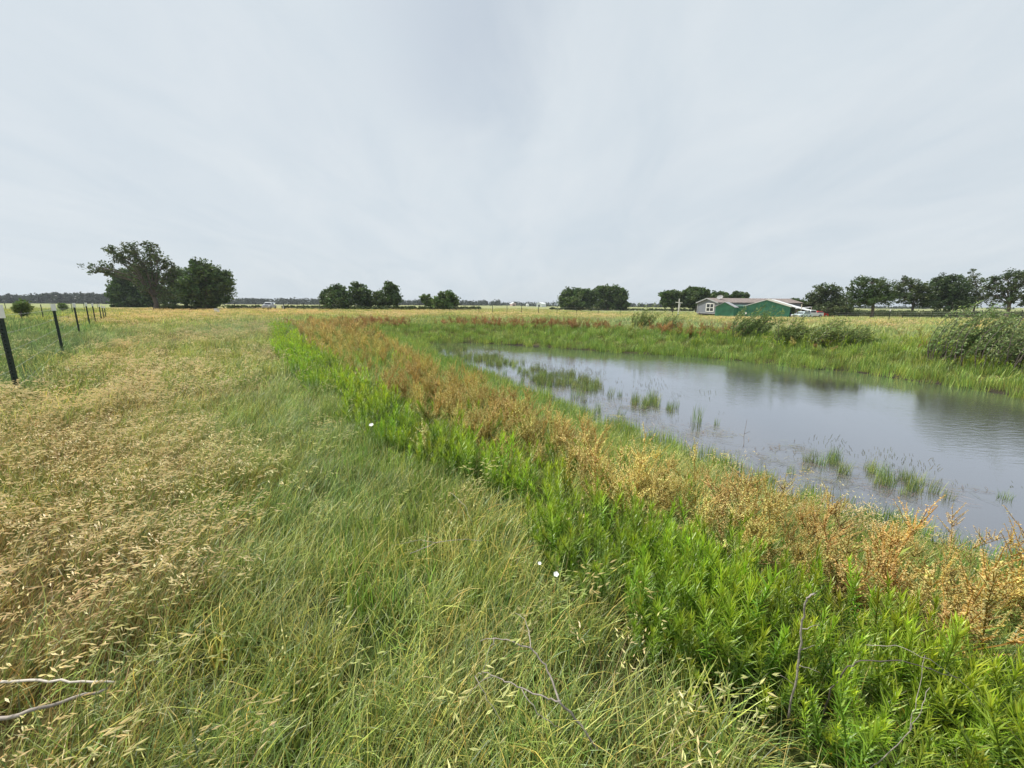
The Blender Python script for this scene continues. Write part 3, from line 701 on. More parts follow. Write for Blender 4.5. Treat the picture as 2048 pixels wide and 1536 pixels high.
# middle clump
tree('bushy_tree', 668, 619, [(675,583,16,12),(660,592,16,12),(672,603,24,14),(650,597,8,12),(690,600,12,14)], 'leftmost of the three trees in the middle clump, flat topped', dens=1.2, trunk=.35, leaf=.17)
tree('bushy_tree', 722, 619, [(715,576,13,9),(722,590,16,12),(725,605,20,12),(735,595,10,12)], 'peaked tree in the middle of the three in the centre left clump', dens=1.2, trunk=.35, leaf=.17)
tree('bushy_tree', 775, 619, [(780,574,13,8),(785,585,12,14),(770,600,20,14),(788,600,12,12),(758,592,6,6)], 'upright tree with a leaning top, right one of the middle clump', dens=1.2, trunk=.3, leaf=.17)
tree('small_tree', 853, 618, [(855,600,9,8),(848,596,5,5),(860,606,8,6)], 'small light green tree left of the round bushy one', dens=1.6, trunk=.16, leaf=.16, col=(.055, .085, .03))
tree('small_tree', 892, 620, [(893,592,13,8),(882,602,14,10),(902,602,12,11),(893,610,20,8)], 'round bushy tree standing alone right of the middle clump', dens=1.5, trunk=.25, leaf=.16, col=(.055, .085, .03))
tree('oak_tree', 1160, 621, [(1145,590,18,11),(1165,588,16,9),(1135,602,14,13),(1160,605,24,14),(1180,595,12,14)], 'low spreading dark tree, left half of the pair in the field', dens=1.5, trunk=.35, leaf=.17)
tree('oak_tree', 1215, 621, [(1205,583,15,10),(1228,584,14,10),(1240,594,12,12),(1210,600,22,16),(1235,608,18,10),(1250,610,5,6)], 'taller dark tree, right half of the pair in the field', dens=1.5, trunk=.35, leaf=.17)
for ub, ls, lab in ((1345, [(1335,588,12,7),(1350,590,12,8),(1345,602,16,10),(1332,604,9,8),(1358,600,12,12)], 'dark tree left of the white cross'),
                    (1392, [(1385,584,14,8),(1400,584,14,7),(1395,598,22,14),(1375,600,12,12),(1412,596,14,12),(1365,592,9,8)], 'widest dark tree behind the left end of the grey house'),
                    (1440, [(1435,590,10,6),(1445,592,10,6),(1440,602,14,10)], 'low tree rising over the grey house beside the satellite dish'),
                    (1480, [(1478,590,12,5),(1490,592,6,5),(1470,596,10,6),(1482,602,14,6),(1462,600,14,8)], 'open topped tree showing above the middle of the house roof')):
    tree('field_tree', ub, 622, ls, lab, y=150, dens=1.5, trunk=.3, leaf=.17)
tree('field_tree', 1580, 622, [(1575,602,10,4),(1590,604,10,5),(1600,608,12,6)], 'low treetops just above the right end of the roof', y=140, dens=1.5, trunk=.2, leaf=.17)
# right hand row
RW = 'trees in the row behind the right fence'
tree('mesquite_tree', 1652, 631, [(1650,580,18,9),(1635,592,18,10),(1665,585,14,10),(1625,605,18,10),(1655,602,26,12),(1685,600,12,12),(1640,620,30,8),(1680,612,24,12),(1610,615,14,8)], 'leftmost wide tree of the right row beside the parked cars', 'tree', RW, y=98, dens=1.2, trunk=.28, leaf=.14, col=(.045, .06, .03), crownfill=.8)
tree('mesquite_tree', 1742, 637, [(1720,566,16,9),(1745,561,22,8),(1765,570,18,10),(1725,585,22,12),(1755,585,22,14),(1775,592,14,12),(1735,602,24,10),(1708,590,8,12),(1700,578,6,5),(1755,600,22,10),(1715,604,14,8)], 'full crowned tree with a bare trunk showing in the right row', 'tree', RW, dens=1.3, trunk=.3, leaf=.13, col=(.036, .055, .022), crownfill=.85)
tree('mesquite_tree', 1822, 634, [(1805,562,14,7),(1800,580,16,14),(1825,570,18,9),(1845,578,16,10),(1830,592,20,12),(1850,595,12,10),(1810,598,18,10),(1850,606,18,8),(1785,590,10,8)], 'leaning tree with low right limbs, third in the right row', 'tree', RW, dens=1.1, trunk=.28, leaf=.13, col=(.04, .055, .024), crownfill=.8)
tree('mesquite_tree', 1895, 634, [(1895,557,18,9),(1880,568,16,10),(1905,575,22,14),(1885,590,24,14),(1915,595,20,14),(1870,602,14,10),(1900,610,26,10),(1860,600,14,12),(1925,604,16,10)], 'darkest dense tree fourth from the left in the right row', 'tree', RW, dens=1.4, trunk=.3, leaf=.13, col=(.028, .045, .018))
tree('mesquite_tree', 1945, 634, [(1945,548,8,7),(1950,562,14,9),(1935,575,14,14),(1960,585,14,12),(1945,600,14,10),(1965,600,16,12),(1935,590,12,12)], 'thin feathery tree with a pointed top in the right row', 'tree', RW, dens=.9, trunk=.2, leaf=.12, col=(.05, .062, .034), crownfill=.6)
tree('mesquite_tree', 2012, 636, [(1985,562,18,8),(2010,555,20,8),(2035,548,18,10),(2055,560,20,14),(2000,575,20,9),(2030,575,24,12),(2045,595,20,12),(2010,592,14,8),(1990,590,14,9),(2020,604,22,8),(1975,574,12,8)], 'big spreading tree with dark branches at the right edge', 'tree', RW, y=76, dens=1.1, trunk=.32, leaf=.13, col=(.03, .045, .02), crownfill=.8)
tree('mesquite_tree', 2110, 636, [(2110,560,30,20),(2090,590,24,18),(2130,590,30,20)], 'tree just beyond the right edge of the picture', 'tree', RW, y=76, dens=1.1, trunk=.3, leaf=.13)
# understorey along the right fence, scrub
for uu, ru, rv, lab in ((1600,14,5,'low brown scrub by the carport'),):
    pass
# young pasture trees on the left
tree('young_tree', 45, 640, [(42,611,10,8),(50,616,11,9),(42,623,10,8),(34,616,6,6),(50,627,6,6)], 'young leafy tree in the pasture behind the first fence post', y=36, dens=8, trunk=.06, leaf=.075, col=(.065, .09, .035))
tree('young_tree', 125, 622, [(122,611,6,5),(127,614,6,5)], 'smaller young bush in the pasture beside the second post', y=62, dens=8, trunk=.05, leaf=.09, col=(.065, .09, .035))

# ------------------------------------------------------------------ far woods: one mass each
def woods(name, segs, label, col, wid=6, seedcol=1):
    C0 = []; Rd = []; Cl = []
    for (u0, v0, u1, v1, y, amp) in segs:
        n = int((u1-u0)/wid*4.2)
        for i in range(n):
            t = rng.random(); u = u0+(u1-u0)*t; vt = v0+(v1-v0)*t+rng.normal(0, amp)+amp*2*(float(vnoise(u*.02, 3))-.5)
            yy = y*rng.uniform(.95, 1.2); q = PD(u, vt, y); top = q[2]; x = q[0]*yy/y; gz = float(height(x, yy))
            r = rng.uniform(2.2, 4.2)*y/450
            k = rng.uniform(.7, 1.3)
            for zc in np.arange(top-r*.7, gz, -r*.9):
                C0.append((x+rng.normal(0, r*.3), yy+rng.normal(0, r), zc)); Rd.append(r*1.1); Cl.append((col[0]*k, col[1]*k, col[2]*k))
    V, Q, C = leafcloud(np.array(C0), 30, np.array(Rd), 1.15, np.array(Cl), .9, .75)
    me = npmesh(name, V, Q, C, M['treeleaf']); o = bpy.data.objects.new(name, me); COL.objects.link(o); o['tint'] = [1.0, 1.0, 1.0]; tag(o, label, 'woodland', kind='stuff')
woods('far_woods', [(-260,590,40,592,420,1), (30,591,100,589,420,1), (95,587,235,588,420,1), (440,598,500,597,560,1), (480,597,700,599,560,.8), (690,600,915,601,560,.8),
                    (905,604,1000,603,600,1.6), (1000,605,1130,608,640,1.5)], 'long dark line of woods along the left horizon', (.036, .05, .035))
woods('far_woods', [(1240,607,1340,609,560,.8), (1330,609,1600,613,560,.8), (1590,612,1900,615,520,.8), (1880,615,2400,617,520,1)], 'low dark woods on the horizon behind the house and right row', (.036, .05, .035))

def scrub(name, segs, label, col, hgt, size=.12, n_per=3.0, kind='stuff'):
    C0 = []; Rd = []; Cl = []
    for (u0, v0, u1, v1) in segs:
        for i in range(int(abs(u1-u0)*n_per)):
            t = rng.random(); x, y, z = PG(u0+(u1-u0)*t, v0+(v1-v0)*t); y2 = y*rng.uniform(1, 1.06); x = x*y2/y
            r = rng.uniform(.25, .55)*hgt; k = rng.uniform(.7, 1.35); C0.append((x, y2, z+rng.uniform(.1, .8)*hgt)); Rd.append(r); Cl.append((col[0]*k*rng.uniform(.8, 1.2), col[1]*k, col[2]*k))
    V, Q, C = leafcloud(np.array(C0), 40, np.array(Rd), size, np.array(Cl), .9, .5)
    me = npmesh(name, V, Q, C, M['treeleaf']); o = bpy.data.objects.new(name, me); COL.objects.link(o); o['tint'] = [1.0, 1.0, 1.0]; tag(o, label, 'scrub', kind='stuff')
scrub('roadside_scrub', [(455,618,540,617.5),(565,618,700,619),(320,619,400,619),(700,620,800,620),(800,620,960,620)], 'low green scrub along the far field edge at left', (.07, .1, .03), .9, .2, 1.6)
scrub('fence_scrub', [(1640,632,1900,636),(1900,636,2120,640),(1560,626,1680,630)], 'tall green undergrowth beneath the right row of trees', (.09, .12, .05), 1.5, .12, 2.6)
scrub('fence_scrub', [(1240,621,1395,622.5),(1100,620,1240,621)], 'dark green hedge line left of the house', (.06, .08, .035), .9, .2, 1.8)

# ------------------------------------------------------------------ willow shrubs leaning with the wind
def willow(ub, vb, wpx, hpx, label, lean=.5, n=1.0, col=(.1, .135, .05), seed=1):
    x0, y0, z0 = PG(ub, vb); px = y0/F; W = wpx*px; H = hpx*px; rs = random.Random(seed)
    root = empty('willow_shrub', (x0, y0, z0), label, 'shrub', 'willow shrubs on the far bank'); st = MB(); fo = MB()
    ns = int(34*n*max(1, W/1.3))
    for i in range(ns):
        bx = rs.uniform(-.5, .5)*W*.72; by = rs.gauss(0, .25)*W*.5; h = H*1.2*rs.uniform(.4, 1.15)*(1-.4*abs(bx/(W*.5))**2)
        a = rs.gauss(.1, .22)+bx/W*.5; yw = rs.gauss(0, .3); pts = [Vector((bx, by, -.1))]; q = pts[0].copy(); m = 7
        for k in range(m):
            s = h/m*1.1; q = q+Vector((math.sin(a)*s, math.sin(yw)*s*.35, max(.2, math.cos(a))*s)); pts.append(q.copy()); a += lean/m*1.7+rs.gauss(0, .05)
        st.tube(pts, [.012*(1-j/(m+1))+.002 for j in range(m+1)], 4)
        for k in range(int(75*n)):
            t = rs.uniform(.18, 1)**.8*m; j = min(m-1, int(t)); p = pts[j].lerp(pts[j+1], t-j)+Vector((rs.gauss(0, .05), rs.gauss(0, .05), rs.gauss(0, .05)))
            tw = Vector((rs.gauss(.7, .5), rs.gauss(0, .6), rs.gauss(.45, .5))).normalized(); l = rs.uniform(.06, .14); w = tw.cross(Vector((rs.gauss(0, 1), rs.gauss(0, 1), rs.gauss(0, 1)))).normalized()*.015
            k2 = rs.uniform(.9, 2.0); c = (col[0]*k2*rs.uniform(.85, 1.25), col[1]*k2, col[2]*k2)
            fo.add([p, p+tw*l*.45+w, p+tw*l, p+tw*l*.45-w], [(0, 1, 2, 3)], c)
    st.build('stems', M['bark'], root); f = fo.build('foliage', M['treeleaf'], root); f['tint'] = [1.0, 1.0, 1.0]
WC = (.11, .175, .05)
willow(1280, 659, 44, 42, 'upright twin topped willow on the far bank left of the house', .35, 1.0, (.14, .19, .05), 1)
willow(1336, 662, 38, 28, 'low pale willow to the right of the twin topped one', .5, .8, (.15, .2, .06), 2)
willow(1490, 688, 70, 56, 'dark leaning willow in front of the green shed', .6, 1.1, WC, 3)
willow(1570, 690, 52, 50, 'middle willow of three in front of the green building', .55, 1.0, (.12, .17, .045), 4)
willow(1640, 692, 80, 52, 'swept willow in front of the parked cars', .9, 1.1, (.14, .19, .05), 5)
willow(1700, 700, 70, 40, 'small low willow at the right end of the middle row', .8, .9, (.13, .18, .05), 6)
willow(1925, 722, 140, 108, 'large wind swept willow at the right of the far bank', .9, 1.35, (.13, .19, .06), 7)
willow(2020, 738, 130, 112, 'largest grey green willow touching the right edge', .9, 1.35, (.13, .18, .065), 8)
willow(2130, 745, 120, 110, 'wind swept willow beyond the right edge', .9, 1.0, (.1, .12, .055), 9)

# ------------------------------------------------------------------ fences
def fence(name, label, bases, tops=None, hgt=1.35, cap=True, strands=5, wr=.003, mat='postgreen', pr_=.02, mesh=False, capmat='white'):
    b0 = bases[0]; root = empty(name, b0, label, 'fence')
    b0 = Vector(b0); hs = []
    for i, b in enumerate(bases):
        p = Vector(b)-b0; h = hgt if tops is None else tops[i]; hs.append(h); k = pr_*(1.05 if tops is not None and i < 2 else 1)
        mb = MB(); mb.box((p.x, p.y, p.z+h/2-.15), (k*1.9, k*.45, h+.3)); mb.box((p.x, p.y+k*.65, p.z+h/2-.15), (k*.45, k*.85, h+.3))
        d = (p.x+b0.x)**2+(p.y+b0.y)**2
        if d < 900:
            for j in range(int(h/.055)): mb.box((p.x, p.y-k*.4, p.z+.05+j*.055), (k*.7, k*.5, .02))
        po = mb.build('post', M[mat], root)
        if cap:
            c = MB(); c.box((p.x, p.y+k*.2, p.z+h-.08), (k*2.15, k*1.9, .19), bev=.004); c.build('painted_tip', M[capmat], po)
    for s in range(strands):
        mb = MB(); f = (s+.6)/strands
        for i in range(len(bases)-1):
            a = Vector(bases[i])-b0; b = Vector(bases[i+1])-b0
            a = a+Vector((0, -.02, hs[i]*f*.98)); b = b+Vector((0, -.02, hs[i+1]*f*.98)); m = a.lerp(b, .5); m.z -= .02
            mb.tube([a, a.lerp(m, .5)-Vector((0, 0, .005)), m, b.lerp(m, .5)-Vector((0, 0, .005)), b], wr, 4)
            if s > 1 and (a+b0).length < 25:
                d = b-a; nb_ = int(d.length/.35)
                for j in range(nb_):
                    q = a.lerp(b, (j+.5)/nb_); q.z -= .015; mb.tube([q+Vector((0, .012, -.014)), q+Vector((0, -.012, .014))], wr*.6, 3)
        mb.build('wire', M['wire'], root)
    return root
Lf = [(38,797,612),(126,707,609),(160,671,607),(181,657,606),(192,648,607),(204,643,609),(209,640.5,611.5),(213,639,612.5)]
bs = [PG(a, b) for a, b, c in Lf]
hs = [(b-c)/(b-(604+.0055*a)) * (CAMH-q[2]) for (a, b, c), q in zip(Lf, bs)]
bp0 = (bs[0][0]*2-bs[1][0]+1.5, bs[0][1]*2-bs[1][1]+1.2, 0)
fence('wire_fence', 'dark steel post and wire fence with white post tops at left', [(bs[0][0]+4.6, bs[0][1]-5.6, 0)]+bs, [hs[0]]+hs, wr=.0018, pr_=.036)
# pasture fences beyond
def row(pts, n):
    out_ = []
    for k in range(len(pts)-1):
        for i in range(n if k < len(pts)-2 else n+1):
            t = i/n; out_.append(PG(pts[k][0]*(1-t)+pts[k+1][0]*t, pts[k][1]*(1-t)+pts[k+1][1]*t))
    return out_
fence('pasture_fence', 'thin dark post fence crossing the left pasture', [PG(*q) for q in ((-60,624),(12,620),(46,617.5),(84,635),(69,641))][:3], None, 1.25, False, 3, .006, pr_=.05)
fence('pasture_fence', 'dark post fence running back through the left pasture', [PG(*q) for q in ((87,637),(146,628),(170,623),(186,620),(196,618))], None, 1.25, False, 3, .006, pr_=.035)
fence('field_fence', 'low dark post fence across the middle of the field', [PG(*q) for q in ((900,625.5),(958,626),(985,626.5),(1014,627),(1043,627.3),(1077,628),(1114,628.5),(1153,629),(1196,630),(1240,631),(1290,631.5),(1345,632))], None, 1.3, False, 4, .006, pr_=.045)
fence('edge_fence', 'dark post fence along the far field edge near the gate', [PG(*q) for q in ((470,618),(512,618),(568,618.5),(577,618.6),(595,618.8),(608,619),(640,619.2),(680,619.5))], None, 1.5, False, 2, .008, pr_=.08)
fence('yard_fence', 'wire fence with dark posts before the right row of trees', [PG(*q) for q in ((1669,637),(1692,637.5),(1716,638),(1746,638.5),(1804,639),(1837,639.5),(1862,640),(1900,641),(1960,642.5),(2040,644),(2120,646))], None, 1.25, False, 4, .006, mat='postgreen', pr_=.045)
sx, sy, sz_ = PG(1777, 643)
tp = empty('steel_post', (sx, sy, sz_), 'lone steel post with a white top standing before the right fence', 'post')
mb = MB(); mb.box((0, 0, .62), (.07, .02, 1.3)); mb.box((0, .03, .62), (.02, .05, 1.3)); mb.build('post', M['postgreen'], tp); mb = MB(); mb.box((0, .01, 1.2), (.09, .08, .22), bev=.01); mb.build('painted_tip', M['white'], tp)

# ------------------------------------------------------------------ buildings
def bld(name, label, u, v, theta, y=None):
    x, yy, z = PG(u, v)
    if y: x = PD(u, v, y)[0]; yy = y; z = float(height(x, yy))
    return empty(name, (x, yy, z-.05), label, 'building', rz=-R(theta))
def gable(root, x0, x1, y0, y1, z0, eave, ridge, rx, wallm, roofm, over=.25, th=.1, wall=True, name='wall'):
    """gable end faces local -y; ridge at x=rx"""
    if wall:
        w = MB(); w.prism([(x0, z0), (x1, z0), (x1, eave), (rx, ridge), (x0, eave)], y0, y1); wo = w.build(name, wallm, root)
    sl0 = (ridge-eave)/(rx-x0); sl1 = (ridge-eave)/(x1-rx); a0 = x0-over; a1 = x1+over
    r = MB(); t = th+.004
    r.prism([(a0, eave-sl0*over+.004), (rx, ridge+.004), (rx, ridge+t), (a0, eave-sl0*over+t)], y0-over, y1+over)
    r.prism([(rx+.0005, ridge+.004), (a1, eave-sl1*over+.004), (a1, eave-sl1*over+t), (rx+.0005, ridge+t)], y0-over, y1+over)
    ro = r.build('roof', roofm, root)
    return ro
def ribs(root, x0, x1, y, z0, zt, mat, step=.3, name='siding'):
    mb = MB(); n = int((x1-x0)/step)
    for i in range(1, n):
        x = x0+(x1-x0)*i/n; z1 = zt(x); mb.box((x, y-.012, (z0+z1)/2), (.03, .03, z1-z0-.04))
    return mb.build(name, mat, root)

# grey mobile home: gable end looks left, long side looks at us
hy = 97
h = bld('mobile_home', 'grey mobile home with brown shingle roof behind the green sheds', 1413, 632, 80, hy)
W2 = 3.7; L_ = 22; E_, RD = 3.1, 4.05
gb = MB(); gb.prism([(-W2, .55), (W2, .55), (W2, E_), (0, RD), (-W2, E_)], 0, L_); wo = gb.build('wall', M['greywall'], h)
sk = MB(); sk.box((0, L_/2, .25), (2*W2-.15, L_-.15, .6)); sk.build('skirting', M['dark'], h)
gable(h, -W2, W2, 0, L_, 0, E_, RD, 0, None, M['shingle'], .35, .12, wall=False)
tr = MB()
for s in (-1, 1):
    tr.box((s*(W2+.01), -.01, (E_+.6)/2), (.18, .18, E_-.62))
    ang = math.atan2(RD-E_, W2); tr.box((s*(W2/2+.17), -.37, (E_+RD)/2-.02), (W2+.5, .05, .24), Matrix.Rotation(s*ang, 3, 'Y'))
tr.box((0, -.02, .63), (2*W2, .05, .16)); tr.build('trim', M['greywhite'], h)
wf = MB(); wx, wz = 1.0, 1.95
for dx in (-1.35, 1.35): wf.box((wx+dx, -.04, wz), (.24, .08, 1.95))
for dz in (-.9, .9): wf.box((wx, -.045, wz+dz), (2.9, .07, .16))
wf.box((wx, -.04, wz), (.16, .06, 1.66)); wf.box((wx, -.045, wz-.05), (2.5, .05, .12)); wfo = wf.build('window', M['white'], h)
pn = MB(); pn.box((wx, -.012, wz), (2.55, .02, 1.72)); pn.build('pane', M['glass'], wfo)
for yy in (3, 7.5, 12.5, 17):
    a = MB(); a.box((W2+.03, yy, 2.0), (.06, 1.3, 1.2)); fo_ = a.build('window', M['white'], h); a = MB(); a.box((W2+.065, yy, 2.0), (.02, 1.1, 1.0)); a.build('pane', M['glass'], fo_)
for yy, s in ((9.5, .2), (14, .15)):
    a = MB(); a.tube([(1.5, yy, 3.2), (1.5, yy, 3.85)], s*.5, 8); a.build('roof_vent', M['greywhite'], h)
sp = MB(); sp.box((-2.4, -.5, .45), (.12, .1, 1.3), Matrix.Rotation(.6, 3, 'Y')); so = sp.build('leaning_plank', M['wood']); so.matrix_world = Matrix.Translation(h.location) @ Matrix.Rotation(-R(80), 4, 'Z'); tag(so, 'bare plank leaning on the skirting of the grey house', 'plank')
# satellite dish standing on its roof
hm = Matrix.Translation(h.location) @ Matrix.Rotation(-R(80), 4, 'Z')
dq = hm @ Vector((1.2, 2.2, 3.45)); de = empty('satellite_dish', dq, 'round pale satellite dish on the left end of the house roof', 'dish')
a = MB(); a.tube([(0, 0, -.1), (0, 0, .55)], .04, 8); a.tube([(0, 0, .5), (-.15, -.5, .75)], .025, 6); a.build('mast', M['concrete'], de)
a = MB(); ax = Vector((-.55, -.45, .45)).normalized(); b1 = ax.cross(Vector((0, 0, 1))).normalized(); b2 = ax.cross(b1); rings = []
for k in range(6):
    rr = .62*k/5
    for j in range(20):
        w = 2*PI*j/20; rings.append(Vector((0, 0, .85))+(b1*math.cos(w)*1.15+b2*math.sin(w)*.9)*rr+ax*(rr*rr*.35))
fs = [(k*20+j, k*20+(j+1) % 20, (k+1)*20+(j+1) % 20, (k+1)*20+j) for k in range(5) for j in range(20)]
a.add(rings, fs); a.add([p-ax*.02 for p in rings], [f[::-1] for f in fs]); a.build('reflector', M['concrete'], de)

# small green shed
s = bld('green_shed', 'small green gabled shed beside the grey house', 1447, 633.5, 40, 86)
ez = 2.15; rz_ = 3.1
gable(s, -1.75, 1.75, 0, 3.2, 0, ez, rz_, 0, M['greenwall'], M['greywhite'], .3, .08)
ribs(s, -1.75, 1.75, 0, 0, lambda x: rz_-abs(x)*(rz_-ez)/1.75, M['greenwall'])
# long low green building between them
l = bld('green_annex', 'long low flat topped green annex between the shed and the big building', 1484, 633.5, 28, 89)
a = MB(); a.box((0, 2, 1.1), (5.2, 4, 2.3)); a.build('wall', M['greenwall'], l); a = MB(); a.box((.1, 1.95, 2.42), (4.7, 4.1, .3)); a.build('parapet', M['greenpale'], l)
ribs(l, -2.55, 2.55, 0, 0, lambda x: 2.2, M['greenwall'])
# big green building
g = bld('green_barn', 'large green metal building with a bright white roof and side carport', 1532, 635, 42, 84)
x0, x1, rx, ez, rz_ = -4.1, 3.95, .0, 2.35, 3.65
gable(g, x0, x1, 0, 7, 0, ez, rz_, rx, M['greenwall'], M['whitemetal'], .25, .1)
ribs(g, x0, x1, 0, 0, lambda x: rz_-abs(x-rx)*(rz_-ez)/4.0, M['greenwall'], .28)
a = MB(); a.box(((x1)/2+.1, -.29, (ez+rz_)/2+.02), (4.5, .05, .34), Matrix.Rotation(math.atan2(rz_-ez, x1), 3, 'Y')); a.build('fascia', M['white'], g)
a = MB(); a.prism([(x1+.256, ez-.07), (x1+2.9, ez-.85), (x1+2.9, ez-.75), (x1+.256, ez+.03)], -.25, 7.2); a.build('carport_roof', M['whitemetal'], g)
for yy in (.1, 6.6): a = MB(); a.tube([(x1+2.8, yy, 0), (x1+2.8, yy, ez-.86)], .07, 6); a.build('carport_post', M['white'], g)
a = MB(); a.box((x1+1.6, 6.9, .8), (2.3, .1, 1.6)); a.build('back_panel', M['concrete'], g)
a = MB(); a.tube([(-2.0, -.35, 0), (-2.0, -.35, 1.15)], .05, 8); a.box((-2.0, -.35, 1.3), (.22, .16, .3), bev=.03); 
pb = MB(); pq = PG(1491, 635.5); pe = empty('utility_pedestal', pq, 'small white topped pedestal before the green annex', 'pedestal')
pb.tube([(0, 0, 0), (0, 0, .75)], .05, 8); pb.build('pole', M['postgreen'], pe); pb = MB(); pb.box((0, 0, .9), (.22, .18, .34), bev=.03, taper=.8); pb.build('cap', M['white'], pe)
bq = PG(1580, 635.5); be = empty('barrel', bq, 'dark blue barrel under the carport of the green building', 'barrel')
a = MB(); n = 14; pr1 = [(.27, 0), (.3, .1), (.31, .3), (.3, .32), (.31, .34), (.31, .6), (.3, .62), (.31, .64), (.3, .85), (.26, .92)]
a.tube([(0, 0, z) for r_, z in pr1], [r_*1.25 for r_, z in pr1], n); a.build('drum', M['bluebarrel'], be); a = MB(); a.tube([(0, 0, .9), (0, 0, .97)], .34, n); a.build('rim', M['dark'], be)
# pale grey lean-to awning behind the cars
c_ = bld('canopy', 'pale grey open canopy behind the parked cars', 1606, 633.5, 28, 90)
a = MB(); a.prism([(-3.2, 1.65), (1.4, 2.15), (1.4, 2.23), (-3.2, 1.73)], 0, 4.2); a.build('roof', M['whitemetal'], c_)
for xx, hh in ((-3.1, 1.66), (1.3, 2.13)):
    for yy in (.1, 4.1): a = MB(); a.tube([(xx, yy, -.1), (xx, yy, hh)], .06, 6); a.build('post', M['white'], c_)
a = MB(); a.box((-.9, 4.15, 1.0), (4.3, .06, 1.4)); a.build('back_wall', M['concrete'], c_)
pq = PG(1600, 636); pe = empty('timber_post', pq, 'pale timber pole standing beside the carport corner', 'post'); a = MB(); a.tube([(0, 0, -.1), (0, 0, 2.6)], [.09, .07], 8); a.build('pole', M['cane'], pe); a = MB(); a.box((0, 0, 2.62), (.2, .2, .08), bev=.02); a.build('cap', M['cane'], pe)

# ------------------------------------------------------------------ vehicles
def car(name, label, u, v, yaw, paint, kind='sedan', y=None, rear=None, sc=1.0):
    x, yy, z = PG(u, v)
    if y: x = PD(u, v, y)[0]; yy = y; z = float(height(x, yy))
    root = empty(name, (x, yy, z), label, 'car' if kind != 'pickup' else 'pickup truck', rz=yaw); root.scale = (sc,)*3
    W = .9
    if kind == 'sedan':
        low = [(-2.3, .35), (2.25, .3), (2.35, .55), (2.25, .75), (1.1, .92), (-1.5, .95), (-2.25, .9), (-2.35, .6)]
        cab = [(1.05, .93), (.35, 1.4), (-.9, 1.42), (-1.7, .96)]
    else:
        low = [(-2.7, .5), (2.5, .45), (2.6, .75), (2.55, 1.05), (1.2, 1.18), (-.9, 1.18), (-.9, 1.12), (-2.65, 1.12), (-2.7, .8)]
        cab = [(1.15, 1.17), (.5, 1.78), (-.7, 1.8), (-.88, 1.17)]
    b = MB(); n = len(low)
    vs = [(px*1, s*W*k, pz) for s, k in ((-1, 1), (1, 1)) for px, pz in low]
    b.add(vs, [tuple(range(n)), tuple(range(2*n-1, n-1, -1))]+[(i, n+i, n+(i+1) % n, (i+1) % n) for i in range(n)])
    body = b.build('body', paint, root)
    cb = MB(); n = len(cab); vs = [(px, s*(W-.05 if pz < 1.2 and i in (0, n-1) else W-.22), pz) for s in (-1, 1) for i, (px, pz) in enumerate(cab)]
    cb.add(vs, [tuple(range(n)), tuple(range(2*n-1, n-1, -1))]+[(i, n+i, n+(i+1) % n, (i+1) % n) for i in range(n)]); cb.build('cabin', paint, root)
    gl = MB()
    def quad(a, b_, c, d): gl.add([a, b_, c, d], [(0, 1, 2, 3)])
    (ax_, az), (bx_, bz), (cx_, cz), (dx_, dz) = cab
    e = .012
    for s in (-1, 1):
        y1, y2 = s*(W-.05+e), s*(W-.22+e)
        quad((ax_-.25, y1*.985, az+.08), (bx_-.05, y2, bz-.08), (cx_+.05, y2, cz-.08), (dx_+.2, y1*.985, dz+.08))
    quad((ax_-.02+e, -W+.15, az+.07), (ax_-.02+e, W-.15, az+.07), (bx_+.04+e, W-.28, bz-.06), (bx_+.04+e, -W+.28, bz-.06))
    quad((dx_-e+.02, -W+.15, dz+.08), (dx_-e+.02, W-.15, dz+.08), (cx_-.04-e, W-.28, cz-.06), (cx_-.04-e, -W+.28, cz-.06))
    gl.build('windows', M['glass'], root)
    r = .33 if kind == 'sedan' else .4
    for fx in (low[0][0]+.85, low[1][0]-.75):
        for s in (-1, 1):
            t = MB(); t.tube([(fx, s*(W-.2), r), (fx, s*(W+.02), r)], r, 16); wo = t.build('wheel', M['rubber'], root); t = MB(); t.tube([(fx, s*(W+.0), r), (fx, s*(W+.035), r)], r*.58, 12); t.build('rim', M['chrome'], wo)
    fx = low[2][0]; bz = low[3][1]-.12
    for s in (-1, 1):
        t = MB(); t.box((fx-.03, s*(W-.22), bz), (.1, .3, .14), bev=.02); t.build('headlight', M['lamp'], root)
        t = MB(); t.box((low[0][0]-.03, s*(W-.15), bz), (.06, .16, .2), bev=.02); t.build('tail_light', M['redlens'], root)
    t = MB(); t.box((fx+.01, 0, .5 if kind == 'sedan' else .62), (.1, 1.7, .16), bev=.03); t.build('bumper', M['chrome'], root)
    t = MB(); t.box((fx-.0, 0, bz-.02), (.06, 1.0, .16)); t.build('grille', M['dark'], root)
    return root
car('parked_car', 'pale blue and white car with its nose out of the canopy', 1603, 637.0, R(205), M['carblue'], 'sedan', y=80, sc=.92)
car('parked_pickup', 'white pickup parked between the pale blue car and the red car', 1619, 636.5, R(190), M['carwhite'], 'pickup', y=82, sc=.88)
car('parked_car', 'red car parked at the right end of the parked vehicles', 1634, 636.5, R(20), M['carred'], 'sedan', y=88, sc=.95)
car('parked_suv', 'silver vehicle facing the field at the white gate far left', 539, 619, R(-75), M['silver'], 'pickup')
# white gate by the silver vehicle
gq = PG(550, 618.3); gt = empty('pole_gate', gq, 'long low white pole gate right of the silver vehicle', 'gate')
q2 = PG(567, 618.3); d = Vector(q2)-Vector(gq)
a = MB(); a.tube([(0, 0, 1.05), (d.x, d.y, 1.05)], .06, 6); a.build('rail', M['white'], gt)
for p in ((0, 0), (d.x, d.y)): a = MB(); a.tube([(p[0], p[1], -.1), (p[0], p[1], 1.1)], .09, 8); a.build('post', M['white'], gt)

